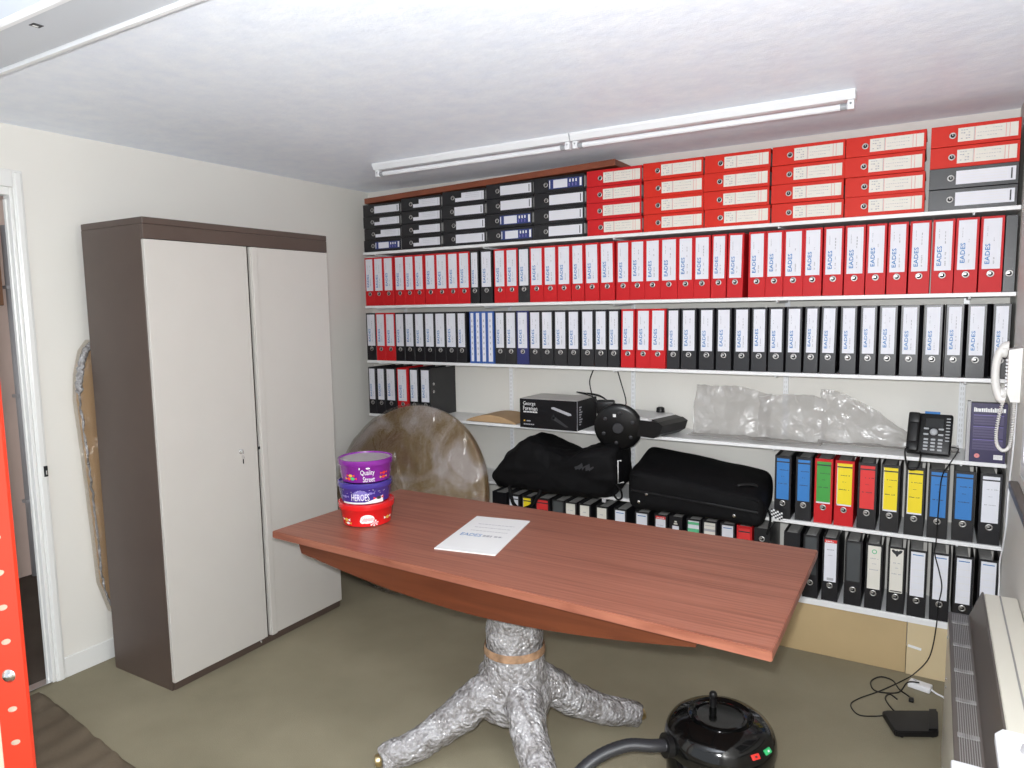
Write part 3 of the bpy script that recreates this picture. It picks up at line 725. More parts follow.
def wrapper(b, P, u, v, s, m1, m2, e=.0014):
    blob(b, m1, P, u, v, s, s * 9, e=e)
    for sg in (-1, 1):
        b.faces([P(u + sg * s * .8, v, e), P(u + sg * s * 2, v + s * 9, e), P(u + sg * s * 2, v - s * 7, e)], [(0, 1, 2)], m2)
def arc_text(b, s, m, P, u0, u1, v0, v1, slant=0., e=.0018):
    b.text(s, m, lambda u, v: P(u0 + (u1 - u0) * u + slant * v, v0 + (v1 - v0) * v, e))
def deco_red(b, P):
    blob(b, 'ink_white', P, .0, .52, .030, .27, 18, .0012, .012); blob(b, 'ink_white', P, -.02, .42, .012, .16, 14, .0013)
    arc_text(b, 'Celebrations', 'btn_red', P, -.024, .026, .40, .66)
    for k in range(7):
        a = k * PI / 3.5; b.faces([P(.028, .26, .0015), P(.028 + .019 * math.cos(a), .26 + .2 * math.sin(a), .0016), P(.028 + .019 * math.cos(a + .4), .26 + .2 * math.sin(a + .4), .0016)], [(0, 1, 2)], 'ink_white')
    for u in (-.10, .098): wrapper(b, P, u, .45, .011, 'gold', 'ink_white')
    wrapper(b, P, -.09, .25, .009, 'ink_white', 'gold')
def deco_blue(b, P):
    blob(b, 'lilac', P, -.012, .62, .034, .34); arc_text(b, 'HEROES', 'ink_white', P, -.052, .026, .24, .70)
    n = 16; vs = []
    for k in range(n + 1):
        u = -.10 + .19 * k / n; vs += [P(u, .02, .0011), P(u, .13 + max(0, u - .01) * 4.6, .0011)]
    b.faces(vs, [(2 * k, 2 * k + 2, 2 * k + 3, 2 * k + 1) for k in range(n)], 'ink_white')
    wrapper(b, P, .068, .36, .012, 'ink_black', 'btn_red'); wrapper(b, P, .032, .72, .009, 'lilac', 'lilac'); wrapper(b, P, -.085, .5, .010, 'lilac', 'lilac')
    rr = random.Random(3)
    for k in range(22): blob(b, 'ink_white', P, rr.uniform(-.1, .1), rr.uniform(.66, .98), .0016, .016, 6)
def deco_purple(b, P):
    arc_text(b, 'Quality', 'ink_white', P, -.024, .036, .44, .84); arc_text(b, 'Street', 'ink_white', P, -.014, .036, .10, .42); blob(b, 'ink_white', P, .008, .93, .009, .05)
    for u, v, m1, m2 in ((-.070, .48, 'gold', 'btn_red'), (-.060, .3, 'btn_green', 'btn_red'), (-.078, .28, 'btn_red', 'gold'), (.082, .55, 'btn_red', 'btn_red'), (.080, .3, 'btn_red', 'gold')): wrapper(b, P, u, v, .010, m1, m2)
    b.faces([P(-.03, .98, .001), P(-.026, .98, .001), P(-.026, .86, .001), P(-.03, .86, .001)], [(0, 1, 2, 3)], 'ink_white')
face = math.radians(43)
tub(TZ + .0003, 1.203, -1.352, .103, .121, .100, 'red_tub', 'red sweet tub at the bottom of the stack on the table', deco_red, face)
tub(TZ + .1012, 1.197, -1.350, .103, .118, .088, 'blue_tub', 'violet blue sweet tub in the middle of the stack', deco_blue, face - .1)
tub(TZ + .1900, 1.199, -1.345, .104, .118, .097, 'purple', 'purple sweet tub on top of the stack', deco_purple, face)

# printed document on the table
cs = [Vector((1.600, -1.080, 0)), Vector((1.844, -1.035, 0)), Vector((1.936, -1.465, 0)), Vector((1.687, -1.510, 0))]
b = MB(); b.prism([(p.x - 1.76, p.y + 1.28) for p in cs], 0, .0045, 'paper', 'Z')
def PP(u, v, e=.0049):
    t = cs[3] * (1 - u) + cs[2] * u; q = cs[0] * (1 - u) + cs[1] * u; p = t * (1 - v) + q * v; return (p.x - 1.76, p.y + 1.28, e)
b.text('EADES', 'ink_blue', lambda u, v: PP(.12 + .36 * u, .40 + .075 * v)); b.text('Estates', 'ink_grey', lambda u, v: PP(.51 + .25 * u, .405 + .06 * v)) if False else None
rr = random.Random(5)
def line(u0, u1, v, h, m):
    u = u0
    while u < u1:
        du = rr.uniform(.02, .06); b.faces([PP(u, v), PP(min(u + du, u1), v), PP(min(u + du, u1), v + h), PP(u, v + h)], [(0, 1, 2, 3)], m); u += du + .015
line(.51, .66, .41, .05, 'ink_grey'); line(.70, .84, .42, .035, 'ink_grey')
for v in (.56, .66, .76): line(.2, .85, v, .012, 'ink_grey')
tag(b.build('document', None, (1.76, -1.28, TZ + .0003)), 'white printed document with a blue heading lying on the table', 'document')

# ------------------------------------------------------------------ round tabletop wrapped in film, leaning on the shelves
RR = .585
t = thing('round_tabletop', 'round wooden tabletop wrapped in clear film standing on edge behind the table', 'tabletop', (.505, -.405, .001))
lean = math.asin(.345 / 1.17)
t.rotation_euler = (-lean, 0, .0)
b = MB(); b.lathe([(RR - .014, -.016), (RR - .003, -.010), (RR, .0), (RR, .030), (RR - .01, .036)], 'round_top', 72, (0, 0, RR), 'Y'); o = b.build('wooden_disc', t, smooth=50)
b = MB(); vs = []; fs = []; nr, na = 26, 96
for i in range(nr + 1):
    for j in range(na):
        r = (RR + .006) * i / nr if i else .002; a = 2 * PI * j / na
        p = Vector((r * math.cos(a), 0, r * math.sin(a)))
        d = .012 + .014 * noise.noise((p.x * 5, p.z * 5, 2)) + .016 * noise.noise((p.x * 12 + p.z * 8, p.z * 9 - p.x * 4, 8)) + .010 * abs(noise.noise((p.x * 22 + p.z * 16, p.z * 12, 4)))
        vs.append((p.x, -.017 - max(.003, d), p.z + RR))
for i in range(nr):
    for j in range(na): fs.append((i * na + j, i * na + (j + 1) % na, (i + 1) * na + (j + 1) % na, (i + 1) * na + j))
k0 = len(vs)
for y in (.0, .034):
    for j in range(na):
        a = 2 * PI * j / na; r = RR + .004 + .003 * noise.noise((a * 9, y * 40, 1)); vs.append((r * math.cos(a), y, max(r * math.sin(a) + RR, .0005)))
for j in range(na):
    fs.append((nr * na + j, nr * na + (j + 1) % na, k0 + (j + 1) % na, k0 + j)); fs.append((k0 + j, k0 + (j + 1) % na, k0 + na + (j + 1) % na, k0 + na + j))
b.faces(vs, fs, 'film'); b.build('clear_film', t, smooth=80)

# ------------------------------------------------------------------ things on the fourth shelf
# brown padded envelope
b = MB(); n = 16; vs = []; fs = []
for i in range(n + 1):
    for j in range(9):
        u = i / n; v = j / 8; z = .004 + .042 * math.sin(PI * u) ** .8 * (1 - .1 * v)
        vs.append((u * .36, .0 + v * .25, z))
vs2 = [(x, y, .001) for x, y, z in vs]; N = len(vs)
for i in range(n):
    for j in range(8):
        a = i * 9 + j; fs.append((a, a + 9, a + 10, a + 1)); fs.append((N + a, N + a + 1, N + a + 10, N + a + 9))
for i in range(n): fs += [(i * 9, N + i * 9, N + i * 9 + 9, i * 9 + 9), (i * 9 + 8, i * 9 + 17, N + i * 9 + 17, N + i * 9 + 8)]
for j in range(8): fs += [(j, j + 1, N + j + 1, N + j), (n * 9 + j, N + n * 9 + j, N + n * 9 + j + 1, n * 9 + j + 1)]
b.faces(vs + vs2, fs, 'card'); b.box(.02, .34, .0, .03, .0005, .003, 'card')
tag(b.build('padded_envelope', None, (.80, .012, S4 + .0002), smooth=60), 'brown padded envelope lying on the fourth shelf left of the black carton', 'envelope')

# black appliance carton
bx = thing('appliance_box', 'black appliance carton with white lettering on the fourth shelf', 'box', (1.228, -.05, S4 + .0003), 0)
w, dp, h = .372, .27, .170
b = MB(); b.box(.002, w - .002, .004, dp - .002, h + .0002, h + .002, 'box_top_sheen'); o = b.build('top_flap', bx); 
b = MB(); b.box(0, w, 0, dp, 0, h, 'box_black', .001, 1)
F = lambda x0, x1, z0, z1: (lambda u, v: (x0 + (x1 - x0) * u, -.0008, z0 + (z1 - z0) * v))
b.text('George', 'ink_white', F(.024, .105, .127, .155)); b.text('Foreman', 'ink_white', F(.024, .118, .103, .128)); 
for k in range(9): b.box(.026 + .0105 * k, .033 + .0105 * k, -.0008, -.0004, .090, .098, 'ink_white')
for k in range(6): b.box(.026 + .012 * k, .035 + .012 * k, -.0008, -.0004, .018, .024, 'ink_grey')
b.box(.026, .036, -.0008, -.0004, .038, .046, 'gold'); b.box(.046, .072, -.0008, -.0004, .038, .044, 'ink_grey')
for poly, m in (([(.21, .128), (.225, .131), (.335, .098), (.338, .088), (.32, .085), (.21, .120)], 'ink_grey'), ([(.225, .09), (.233, .075), (.32, .02), (.30, .018), (.215, .06), (.212, .072)], 'hose'), ([(.213, .06), (.228, .085), (.232, .062)], 'ink_grey')):
    b.faces([(x, -.0009, z) for x, z in poly], [tuple(range(len(poly)))], m)
for k in range(8): b.box(w + .0004, w + .0008, .03, .05 + .01 * (k % 3), .03 + .014 * k, .038 + .014 * k, 'ink_grey')
b.box(w + .0003, w + .0009, 0, .006, 0, h, 'ink_grey'); b.build('carton', bx)

# black round base with holes, leaning over the shelf edge
dk = thing('round_stand_base', 'black round metal base on edge, hanging over the front of the fourth shelf', 'stand base', (1.853, -.062, 1.0745))
dk.rotation_euler = (math.radians(8), 0, math.radians(16))
b = MB(); b.lathe([(.02, -.014), (.105, -.012), (.126, -.006), (.131, .0), (.131, .012), (.124, .016), (.02, .016)], 'disc_black', 56, axis='Y'); b.build('disc', dk, smooth=40)
b = MB(); b.lathe([(.030, -.018), (.028, -.022), (.012, -.0225)], 'hose', 24, axis='Y'); b.build('hub', dk, smooth=40)
for k in range(6):
    b = MB(); a = k * PI / 3 + .4; b.lathe([(.011, -.0135), (.009, -.0155), (.004, -.0157)], 'hose', 12, (.085 * math.cos(a), 0, .085 * math.sin(a)), 'Y')
    b.build('rubber_pad', dk)
b = MB(); b.box(-.026, -.010, -.0152, -.0135, .062, .078, 'ink_white'); b.build('white_sticker', dk)
b = MB(); b.tube([(0, .016, 0), (-.03, .08, .03), (-.07, .14, .06), (-.1, .2, .075)], .017, 'black_plastic', 12); b.box(-.135, -.03, .11, .155, .035, .115, 'black_plastic', .012); b.build('stand_arm', dk, smooth=40)

# flat grey topped scanner
sn = thing('document_scanner', 'grey topped black scanner lying on the fourth shelf behind the round base', 'scanner', (1.93, .10, S4 + .0003), math.radians(-14))
b = MB(); b.prism([(-.20, .0), (.16, .0), (.20, .025), (.215, .072), (.185, .088), (-.20, .088)], -.13, .12, 'black_plastic', 'Y'); b.build('body', sn)
b = MB(); b.prism([(-.20, .0885), (.135, .0885), (.125, .102), (-.19, .104)], -.126, .116, 'lid_grey', 'Y'); b.build('lid', sn)
b = MB(); b.prism([(.145, .0885), (.183, .0885), (.150, .096), (.142, .097)], -.12, .11, 'black_plastic', 'Y'); b.build('front_lip', sn)
b = MB(); b.lathe([(.0, .104), (.024, .104), (.022, .128), (.012, .133), (0, .133)], 'black_plastic', 20, (.05, .105, 0), cap=False); b.build('knob', sn, smooth=40)

# two thin black cables that hang from above and curl behind the disc
b = MB()
b.tube(smooth_path([(1.618, .15, S3 - ST - .001), (1.588, .15, 1.30), (1.60, .15, 1.225), (1.64, .09, 1.195), (1.70, .04, 1.185), (1.66, .02, 1.225), (1.56, .05, 1.24), (1.53, .12, 1.232), (1.58, .15, 1.222), (1.68, .13, 1.205), (1.76, .08, 1.16), (1.80, .04, 1.12)], 8), .0032, 'black_plastic', 6)
b.tube(smooth_path([(1.60, .08, 1.235), (1.68, .08, 1.225), (1.75, .06, 1.19), (1.79, .05, 1.15)], 8), .0036, 'black_plastic', 6)
tag(b.build('coiled_cable', smooth=60), 'thin black cable curling above the black carton', 'cable')
b = MB(); b.tube(smooth_path([(1.758, .15, S3 - ST - .001), (1.782, .15, 1.30), (1.812, .15, 1.20), (1.815, .12, 1.165), (1.77, .07, 1.185), (1.73, .10, 1.17), (1.76, .14, 1.14)], 8), .0034, 'black_plastic', 6)
tag(b.build('hanging_cable', smooth=60), 'thin black cable hanging straight down behind the round base', 'cable')

# clear polythene sheets: three crumpled pieces
def sheet(x0, x1, prof, y0, y1, label, seed, mname='polythene_sheet'):
    b = MB(); nu, nv = 34, 14; vs = []; fs = []
    for i in range(nu + 1):
        u = i / nu; x = x0 + (x1 - x0) * u
        hgt = prof(u)
        for j in range(nv + 1):
            v = j / nv                         # v 0 = front edge lying on the shelf, then rises and leans on the wall
            if v < .35: y = y0 + (y1 - y0) * (v / .35); z = .003
            else: s = (v - .35) / .65; y = y1 + .06 * s; z = .003 + hgt * s
            k = 1 if v > .15 else .3
            dx = .012 * noise.noise((x * 9, v * 6, seed)); dy = .022 * noise.noise((x * 5, v * 4, seed + 3)) + .006 * noise.noise((x * 22, v * 15, seed + 9)); dz = .014 * noise.noise((x * 8, v * 7, seed + 6)) + .006 * noise.noise((x * 26, v * 20, seed))
            vs.append((x + dx, min(max(y + dy * k, .004), YB - .012), max(z + dz * k * (1 if v > .35 else .8) + (.012 if v < .35 else 0), .002)))
    for i in range(nu):
        for j in range(nv):
            a = i * (nv + 1) + j; fs.append((a, a + 1, a + nv + 2, a + nv + 1))
    b.faces(vs, fs, 'polythene'); return tag(b.build(mname, None, (0, 0, S4), smooth=80), label, 'plastic sheet', 'polythene sheets on the fourth shelf')
sheet(2.20, 2.60, lambda u: .262 - .06 * max(0, u - .55), .03, .15, 'clear polythene sheet, leftmost of the crumpled pieces on the fourth shelf', 1)
sheet(2.54, 2.86, lambda u: .215 + .02 * math.sin(PI * u), .02, .13, 'clear polythene sheet, middle of the crumpled pieces on the fourth shelf', 5)
sheet(2.835, 3.43, lambda u: max(.27 - .22 * (u * 1.45) ** 1.5, .07 + .05 * math.sin(5 * u)), .10, .16, 'clear polythene sheet reaching to the desk phone on the fourth shelf', 11)

# black desk phone leaning up towards the room
ph = thing('desk_phone', 'black desk phone with grey keys on the fourth shelf', 'phone', (3.306, .030, S4 + .0003), math.radians(-4))
ph.rotation_euler = (math.radians(-22), 0, math.radians(-6))
w = .174; h = .198
b = MB(); b.box(-w / 2, w / 2, -.018, .014, .009, h, 'black_plastic', .008, 3); b.build('phone_body', ph, smooth=40)
b = MB(); b.box(-w / 2 + .002, -w / 2 + .052, -.045, -.019, .012, h - .002, 'black_plastic', .012, 3); b.box(-w / 2 + .004, -w / 2 + .050, -.052, -.04, .014, .058, 'black_plastic', .006, 2); b.box(-w / 2 + .004, -w / 2 + .050, -.052, -.04, h - .055, h - .006, 'black_plastic', .006, 2); b.build('handset', ph, smooth=40)
b = MB(); b.box(-.018, .055, -.0205, -.0185, .132, .176, 'black_gloss', .002); b.build('display', ph)
b = MB(); b.lathe([(.016, -.019), (.015, -.023), (.006, -.0235)], 'key_grey', 20, (.018, 0, .112), 'Y'); b.build('navigation_pad', ph)
for r in range(4):
    for c_ in range(3):
        b = MB(); x = -.010 + c_ * .028; z = .030 + r * .0155; b.box(x - .009, x + .009, -.0225, -.0185, z - .0045, z + .0045, 'key_grey', .0015); b.build('key', ph)
for r in range(8):
    b = MB(); z = .075 + r * .0145; b.box(.064, .080, -.0215, -.0185, z - .0025, z + .0025, 'key_grey', .001); b.build('line_key', ph)
for x, z in ((-.012, .126), (.046, .126), (-.012, .100), (.046, .100)):
    b = MB(); b.box(x - .010, x + .010, -.0215, -.0185, z - .004, z + .004, 'key_grey', .0012); b.build('soft_key', ph)
b = MB(); b.box(-.025, .035, -.002, .002, h - .002, h + .013, 'lab_blue', .0008); b.build('blue_tab', ph)
b = MB(); b.prism([(.014, .03), (.014, .17), (.083, .038), (.079, .035)], -.06, .06, 'black_plastic', 'X'); b.build('rear_foot', ph)
# phone leads: looped over the shelf edge and down past the files
b = MB()
b.tube(smooth_path([(3.395, .02, 1.085), (3.420, .0, 1.082), (3.415, -.008, 1.06), (3.395, -.010, 1.02), (3.365, -.012, .95), (3.358, -.012, .80), (3.355, -.010, .66), (3.352, -.010, .60), (3.372, -.010, .52), (3.385, -.012, .45), (3.375, -.012, .36), (3.372, -.014, .275), (3.36, -.02, .16), (3.34, -.03, .095), (3.29, -.05, .03), (3.25, -.08, .005), (3.17, -.22, .004), (3.09, -.34, .004), (3.065, -.41, .004), (3.10, -.475, .004), (3.16, -.455, .004), (3.203, -.44, .014)], 8), .0028, 'black_plastic', 6)
tag(b.build('telephone_lead', smooth=60), 'thin black lead running from the desk phone down past the files to the floor', 'cable')
b = MB(); b.tube(smooth_path([(3.235, .01, 1.075), (3.218, -.015, 1.06), (3.226, -.02, 1.0), (3.240, -.022, .975), (3.27, -.02, .985), (3.28, -.016, 1.04), (3.275, -.01, 1.06)], 8), .0042, 'black_plastic', 6)
tag(b.build('handset_cord', smooth=60), 'short black cord looping over the shelf edge left of the desk phone', 'cable')

# indigo software style carton
bi = thing('indigo_carton', 'dark indigo carton with pale text lines standing right of the desk phone', 'box', (3.462, -.004, S4 + .0003))
w, h = .130, .258
b = MB(); b.box(0, w, .006, .06, 0, h, 'indigo', .001, 1); b.box(-.014, 0, .012, .06, 0, h + .005, 'grey_plastic', .001, 1); b.build('carton', bi)
b = MB(); rr = random.Random(8)
x = .01
while x < w - .012: 
    d_ = rr.uniform(.005, .010); b.box(x, x + d_ * .8, .0050, .0056, h - .038, h - .022 + rr.uniform(-.003, .003), 'ink_white'); x += d_
for z0, z1 in ((.165, .205), (.108, .155), (.055, .098)):
    b.box(.01, w - .012, .0052, .0057, z0, z1, 'indigo_lite')
    for k in range(3): b.box(.012, w - .03 - .02 * rr.random(), .0048, .0052, z0 + .008 + .012 * k, z0 + .011 + .012 * k, 'indigo')
    b.box(.01, w - .012, .0048, .0054, z1, z1 + .002, 'lilac')
b.lathe([(.010, .0050), (.001, .0049)], 'ink_pink', 18, (.028, 0, .028), 'Y', cap=False)
b.box(w - .042, w - .010, .0050, .0056, .016, .036, 'ink_white')
for k in range(9): b.box(w - .040 + .0032 * k, w - .0388 + .0032 * k, .0045, .0050, .019, .034, 'ink_grey')
b.build('printed_text', bi)

# wall telephone with hanging cord
wp = thing('wall_phone', 'white wall phone with looped cord hanging on the right wall', 'wall phone', (XR - .001, -.32, 1.345)); wp.scale = (.86, 1, .90)
b = MB(); b.prism([(-.034, -.005), (0, -.005), (0, .225), (-.050, .215), (-.048, .03)], -.045, .045, 'offwhite_plastic', 'Y'); b.build('cradle', wp, smooth=40)
b = MB()
pth = smooth_path([(-.048, 0, .228), (-.060, 0, .226), (-.082, 0, .195), (-.090, 0, .15), (-.091, 0, .10), (-.086, 0, .05), (-.070, 0, .008), (-.052, 0, .0)], 7)
b.tube(pth, .02, 'offwhite_plastic', 16, rad=[.022 - .006 * math.sin(PI * k / (len(pth) - 1)) for k in range(len(pth))])
b.lathe([(.024, -.0), (.026, .014), (.022, .02)], 'offwhite_plastic', 24, (-.072, 0, .205), 'X'); b.lathe([(.024, -.0), (.026, .014), (.022, .02)], 'offwhite_plastic', 24, (-.068, 0, .026), 'X')
b.build('handset', wp, smooth=50)
for k in range(9):
    b = MB(); b.box(-.055, -.0465, -.012, .012, .045 + .015 * k, .054 + .015 * k, 'white_plastic', .002); b.build('key', wp)
path = smooth_path([(-.058, 0, -.012), (-.070, -.0, -.08), (-.076, -.0, -.15), (-.070, 0, -.20), (-.048, 0, -.222), (-.026, 0, -.205), (-.018, 0, -.14), (-.016, 0, -.06), (-.016, 0, -.004)], 40)
coil = []
for k, p in enumerate(path):
    a = k * 1.15; tg = (path[min(k + 1, len(path) - 1)] - path[max(k - 1, 0)]).normalized(); n1 = Vector((0, 1, 0)); n2 = tg.cross(n1)
    for s in (0, 1):
        aa = a + s * .575; coil.append(p + .0055 * (math.cos(aa) * n1 + math.sin(aa) * n2))
b = MB(); b.tube(coil, .0026, 'offwhite_plastic', 6); b.build('coiled_cord', wp, smooth=60)
b = MB(); b.tube(smooth_path([(XR - .006, -.31, 1.335), (XR - .005, -.27, 1.15), (XR - .005, -.20, 1.0), (XR - .005, -.17, .82), (XR - .006, -.10, .70), (XR - .010, -.055, .62), (XR - .006, -.03, .52), (XR - .006, -.03, .40)], 8), .0032, 'white_plastic', 6)
tag(b.build('phone_wire', smooth=60), 'thin white wire running down the right wall from the wall phone', 'cable')

# ------------------------------------------------------------------ bags on the fifth shelf
def rel(pts, ox, oz): return [(x - ox, z - oz) for x, z in pts]
ol = [(1.055, .749), (1.085, .79), (1.12, .828), (1.15, .868), (1.18, .91), (1.24, .955), (1.307, .988), (1.386, .968), (1.463, .925), (1.54, .91), (1.613, .908), (1.669, .945), (1.753, .985), (1.82, .985), (1.868, .965), (1.880, .836), (1.895, .80), (1.86, .74), (1.787, .690), (1.70, .676), (1.612, .672), (1.53, .670), (1.453, .669), (1.35, .669), (1.255, .669), (1.15, .672), (1.075, .685), (1.05, .71)]
cx, cz = 1.47, .79
bag = thing('shoulder_bag', 'slumped black shoulder bag on the fifth shelf left of the suitcase', 'bag', (cx, 0, S5 + .0005))
b = MB(); lay = [(-.165, .55), (-.155, .80), (-.125, .96), (-.07, 1.02), (.02, 1.0), (.10, .97), (.17, .9), (.20, .72), (.21, .45)]
vs = []; n = len(ol)
for y, s in lay:
    for x, z in ol:
        zz = cz + (z - cz) * s
        if y > -.12: zz = S5 + .004 + (zz - S5 - .004) * 1.0 if z > .70 else S5 + .0035
        vs.append(((x - cx) * s, y, max(zz, S5 + .0035) - S5))
fs = [(k * n + i, k * n + (i + 1) % n, (k + 1) * n + (i + 1) % n, (k + 1) * n + i) for k in range(len(lay) - 1) for i in range(n)] + [tuple(range(n)), tuple(range((len(lay) - 1) * n, len(lay) * n))]
b.faces(vs, fs, 'bag'); o = b.build('bag_body', bag)
sd = o.modifiers.new('s', 'SUBSURF'); sd.levels = 2; bake(o)
jitter(o, .020, 8, 2); jitter(o, .010, 20, 4)
for v in o.data.vertices:
    v.co.z = max(v.co.z, .0005)
o.data.polygons.foreach_set('use_smooth', [True] * len(o.data.polygons))
b = MB(); p = smooth_path([(-.26, -.155, .03), (-.235, -.175, -.03), (-.215, -.178, -.07), (-.17, -.178, -.09), (-.10, -.178, -.06), (-.06, -.17, .0), (-.05, -.155, .03)], 8)
b.tube(p, .011, 'bag', 6); b.build('hanging_strap', bag, smooth=60)
b = MB()
q = [(.418, -.15, .245), (.418, -.15, .12), (.446, -.14, .13)]
b.tube([q[2], q[1], q[0], (.436, -.15, .247)], .004, 'ink_white', 6); b.build('reflective_piping', bag)
b = MB(); b.tube(smooth_path([(.40, -.14, .11), (.425, -.13, .08), (.43, -.13, .04), (.41, -.14, .03), (.39, -.15, .06)], 6), .006, 'bag', 6); b.box(.33, .352, -.166, -.154, .01, .03, 'grey_plastic', .003); b.build('buckle_strap', bag)
b = MB()
for k in range(5): b.faces([(.17 + .022 * k, -.1725, .19 + .012 * (k % 2)), (.195 + .022 * k, -.1725, .205 + .012 * (k % 2)), (.20 + .022 * k, -.1728, .185 + .012 * (k % 3)), (.178 + .02 * k, -.1728, .175)], [(0, 1, 2, 3)], 'hose')
b.build('logo_patch', bag)

cs_ = dict(TFL=(1.945, -.175, .872), TFR=(2.645, -.175, .80), TBL=(1.925, .20, .955), TBR=(2.615, .20, .870))
case = thing('soft_suitcase', 'black soft suitcase lying flat, overhanging the fifth shelf', 'suitcase', (2.30, -.05, S5 + .0005))
b = MB(); nx, ny, nz = 18, 14, 6; vs = {}; bm = b.bm
def casept(u, v, w):
    top = (Vector(cs_['TFL']) * (1 - u) + Vector(cs_['TFR']) * u) * (1 - v) + (Vector(cs_['TBL']) * (1 - u) + Vector(cs_['TBR']) * u) * v
    zb = S5 + .003 if top.y > -.015 else S5 + .003 - (-top.y - .015) * (.06 + .03 * u)
    zt = top.z
    p = Vector((top.x, top.y, zb + (zt - zb) * w)); return p - Vector((2.30, -.05, S5 + .0005))
def rnd3(u, v, w):    # round the corners of the unit cube
    r = .13; out = []
    c = [min(max(t, r * k), 1 - r * k) for t, k in ((u, .75), (v, .75), (w, 1.3))]
    d = [u - c[0], v - c[1], w - c[2]]; sc_ = [r * .75, r * .75, r * 1.3]
    q = [d[i] / sc_[i] for i in range(3)]; L = math.sqrt(sum(x * x for x in q))
    if L > 1: q = [x / L for x in q]
    return [c[i] + q[i] * sc_[i] for i in range(3)]
grid = {}
def gv(i, j, k):
    if (i, j, k) not in grid: grid[(i, j, k)] = bm.verts.new(casept(*rnd3(i / nx, j / ny, k / nz)))
    return grid[(i, j, k)]
b.mi('bag')
for i in range(nx):
    for j in range(ny):
        for k in (0, nz): bm.faces.new((gv(i, j, k), gv(i + 1, j, k), gv(i + 1, j + 1, k), gv(i, j + 1, k)))
for i in range(nx):
    for k in range(nz):
        for j in (0, ny): bm.faces.new((gv(i, j, k), gv(i + 1, j, k), gv(i + 1, j, k + 1), gv(i, j, k + 1)))
for j in range(ny):
    for k in range(nz):
        for i in (0, nx): bm.faces.new((gv(i, j, k), gv(i, j + 1, k), gv(i, j + 1, k + 1), gv(i, j, k + 1)))
o = b.build('case_body', case)
for v in o.data.vertices:
    y = v.co.y - .05; d = noise.noise_vector(v.co * 7) * .010 + noise.noise_vector(v.co * 20) * .003
    if v.co.y < .0 or v.co.z > .05: v.co += d
    if v.co.y - .05 > -.03: v.co.z = max(v.co.z, .0008)
sd = o.modifiers.new('s', 'SUBSURF'); sd.levels = 1; bake(o)
for v in o.data.vertices:
    if v.co.y - .05 > -.03: v.co.z = max(v.co.z, .0006)
o.data.polygons.foreach_set('use_smooth', [True] * len(o.data.polygons))
def frontline(w, off):
    return [casept(u, 0, w) + Vector((0, -off, 0)) for u in [.04 + .92 * k / 16 for k in range(17)]]
b = MB(); b.tube(frontline(.52, .004), .006, 'black_plastic', 6); b.build('zip', case, smooth=60)
b = MB(); b.tube(frontline(.86, -.010), .005, 'bag', 6); b.build('piping', case, smooth=60)
b = MB(); b.tube(smooth_path([casept(.80, .22, 1.0) + Vector((0, 0, -.004)), casept(.82, .22, 1.04), casept(.90, .30, 1.05), casept(.93, .32, 1.0)], 6), .008, 'black_plastic', 8); b.box(*[q for q in (0,)] * 0) if False else None; b.build('handle', case, smooth=60)
b = MB()
for u, w in ((.16, .48), (.10, .25), (.80, .30)):
    p = casept(u, 0, w); b.lathe([(.008, .004), (.009, -.006), (.004, -.008)], 'chrome', 12, (p.x, p.y, p.z), 'Y')
b.build('stud', case)
b = MB(); p = casept(1, .25, .45); b.tube(smooth_path([p, p + Vector((.022, -.02, -.03)), p + Vector((.02, -.03, -.08)), p + Vector((.012, -.04, -.12))], 5), .006, 'bag', 6); b.build('side_strap', case)
b = MB()
for i in range(6):
    for j in range(5):
        q = Vector((.355 + i * .0085, -.01 + .004 * i - .0, .02 + j * .0085 - i * .004)); b.box(q.x, q.x + .008, q.y, q.y + .003, q.z, q.z + .008, 'ink_white' if (i + j) % 2 else 'ink_black')
b.build('checked_tag', case)

# ------------------------------------------------------------------ convector heater on the right wall
ht = thing('convector_heater', 'long cream wall heater with brown outlet grille under the window', 'heater', (XR - .001, -1.20, 0))
y0, y1 = -.70, .515; xa, xb_, xc_ = -.204, -.140, -.100; zt, zg = .69, .600
b = MB()
b.prism([(xa, .06), (-.002, .06), (-.002, zg - .02), (xa, zg - .02)], y0, y1, 'heater_cream', 'Y')
b.build('case', ht)
b = MB(); b.prism([(xc_, zg - .019), (-.002, zg - .019), (-.002, zt), (xc_, zt)], y0, y1, 'heater_cream', 'Y')
es = [e for e in b.bm.edges]; bmesh.ops.bevel(b.bm, geom=es, offset=.003, segments=2, affect='EDGES')
b.box(-.055, -.050, y0 + .004, y1 - .004, zt + .0001, zt + .0012, 'heater_slat'); b.build('top_cover', ht)
b = MB()
b.prism([(xa, zg - .019), (xb_, zg - .019), (xb_, zg), (xa, zg)], y0, y1, 'heater_brown', 'Y')
b.prism([(xb_, zg - .0), (xb_ + .004, zg), (xc_ - .0005, zt + .003), (xc_ - .006, zt + .003)], y0 - .001, y1 + .001, 'heater_brown', 'Y'); 
b.prism([(xb_ + .004, zg), (xc_ - .001, zg), (xc_ - .001, zt)], y1 - .004, y1, 'heater_brown', 'Y')
gr = b.build('outlet_grille', ht)
b = MB()
for k in range(9):
    x = xa + .012 + k * .0053; b.box(x, x + .0018, y0 + .05, y1 - .02, zg + .0002, zg + .003, 'heater_slat')
b.build('slats', gr)
for k in range(6): 
    b = MB(); y = y1 - .10 - .19 * k
    for j in range(11): x = xa + .009 + j * .0046; b.box(x, x + .003, y - .010, y + .010, zg + .003, zg + .0055, 'heater_slat')
    b.build('cross_bar', gr)
for yy in (-.62, .44):
    b = MB(); b.box(xa + .02, -.02, yy - .03, yy + .03, .001, .0595, 'heater_cream', .004); b.build('foot', ht)
b = MB()
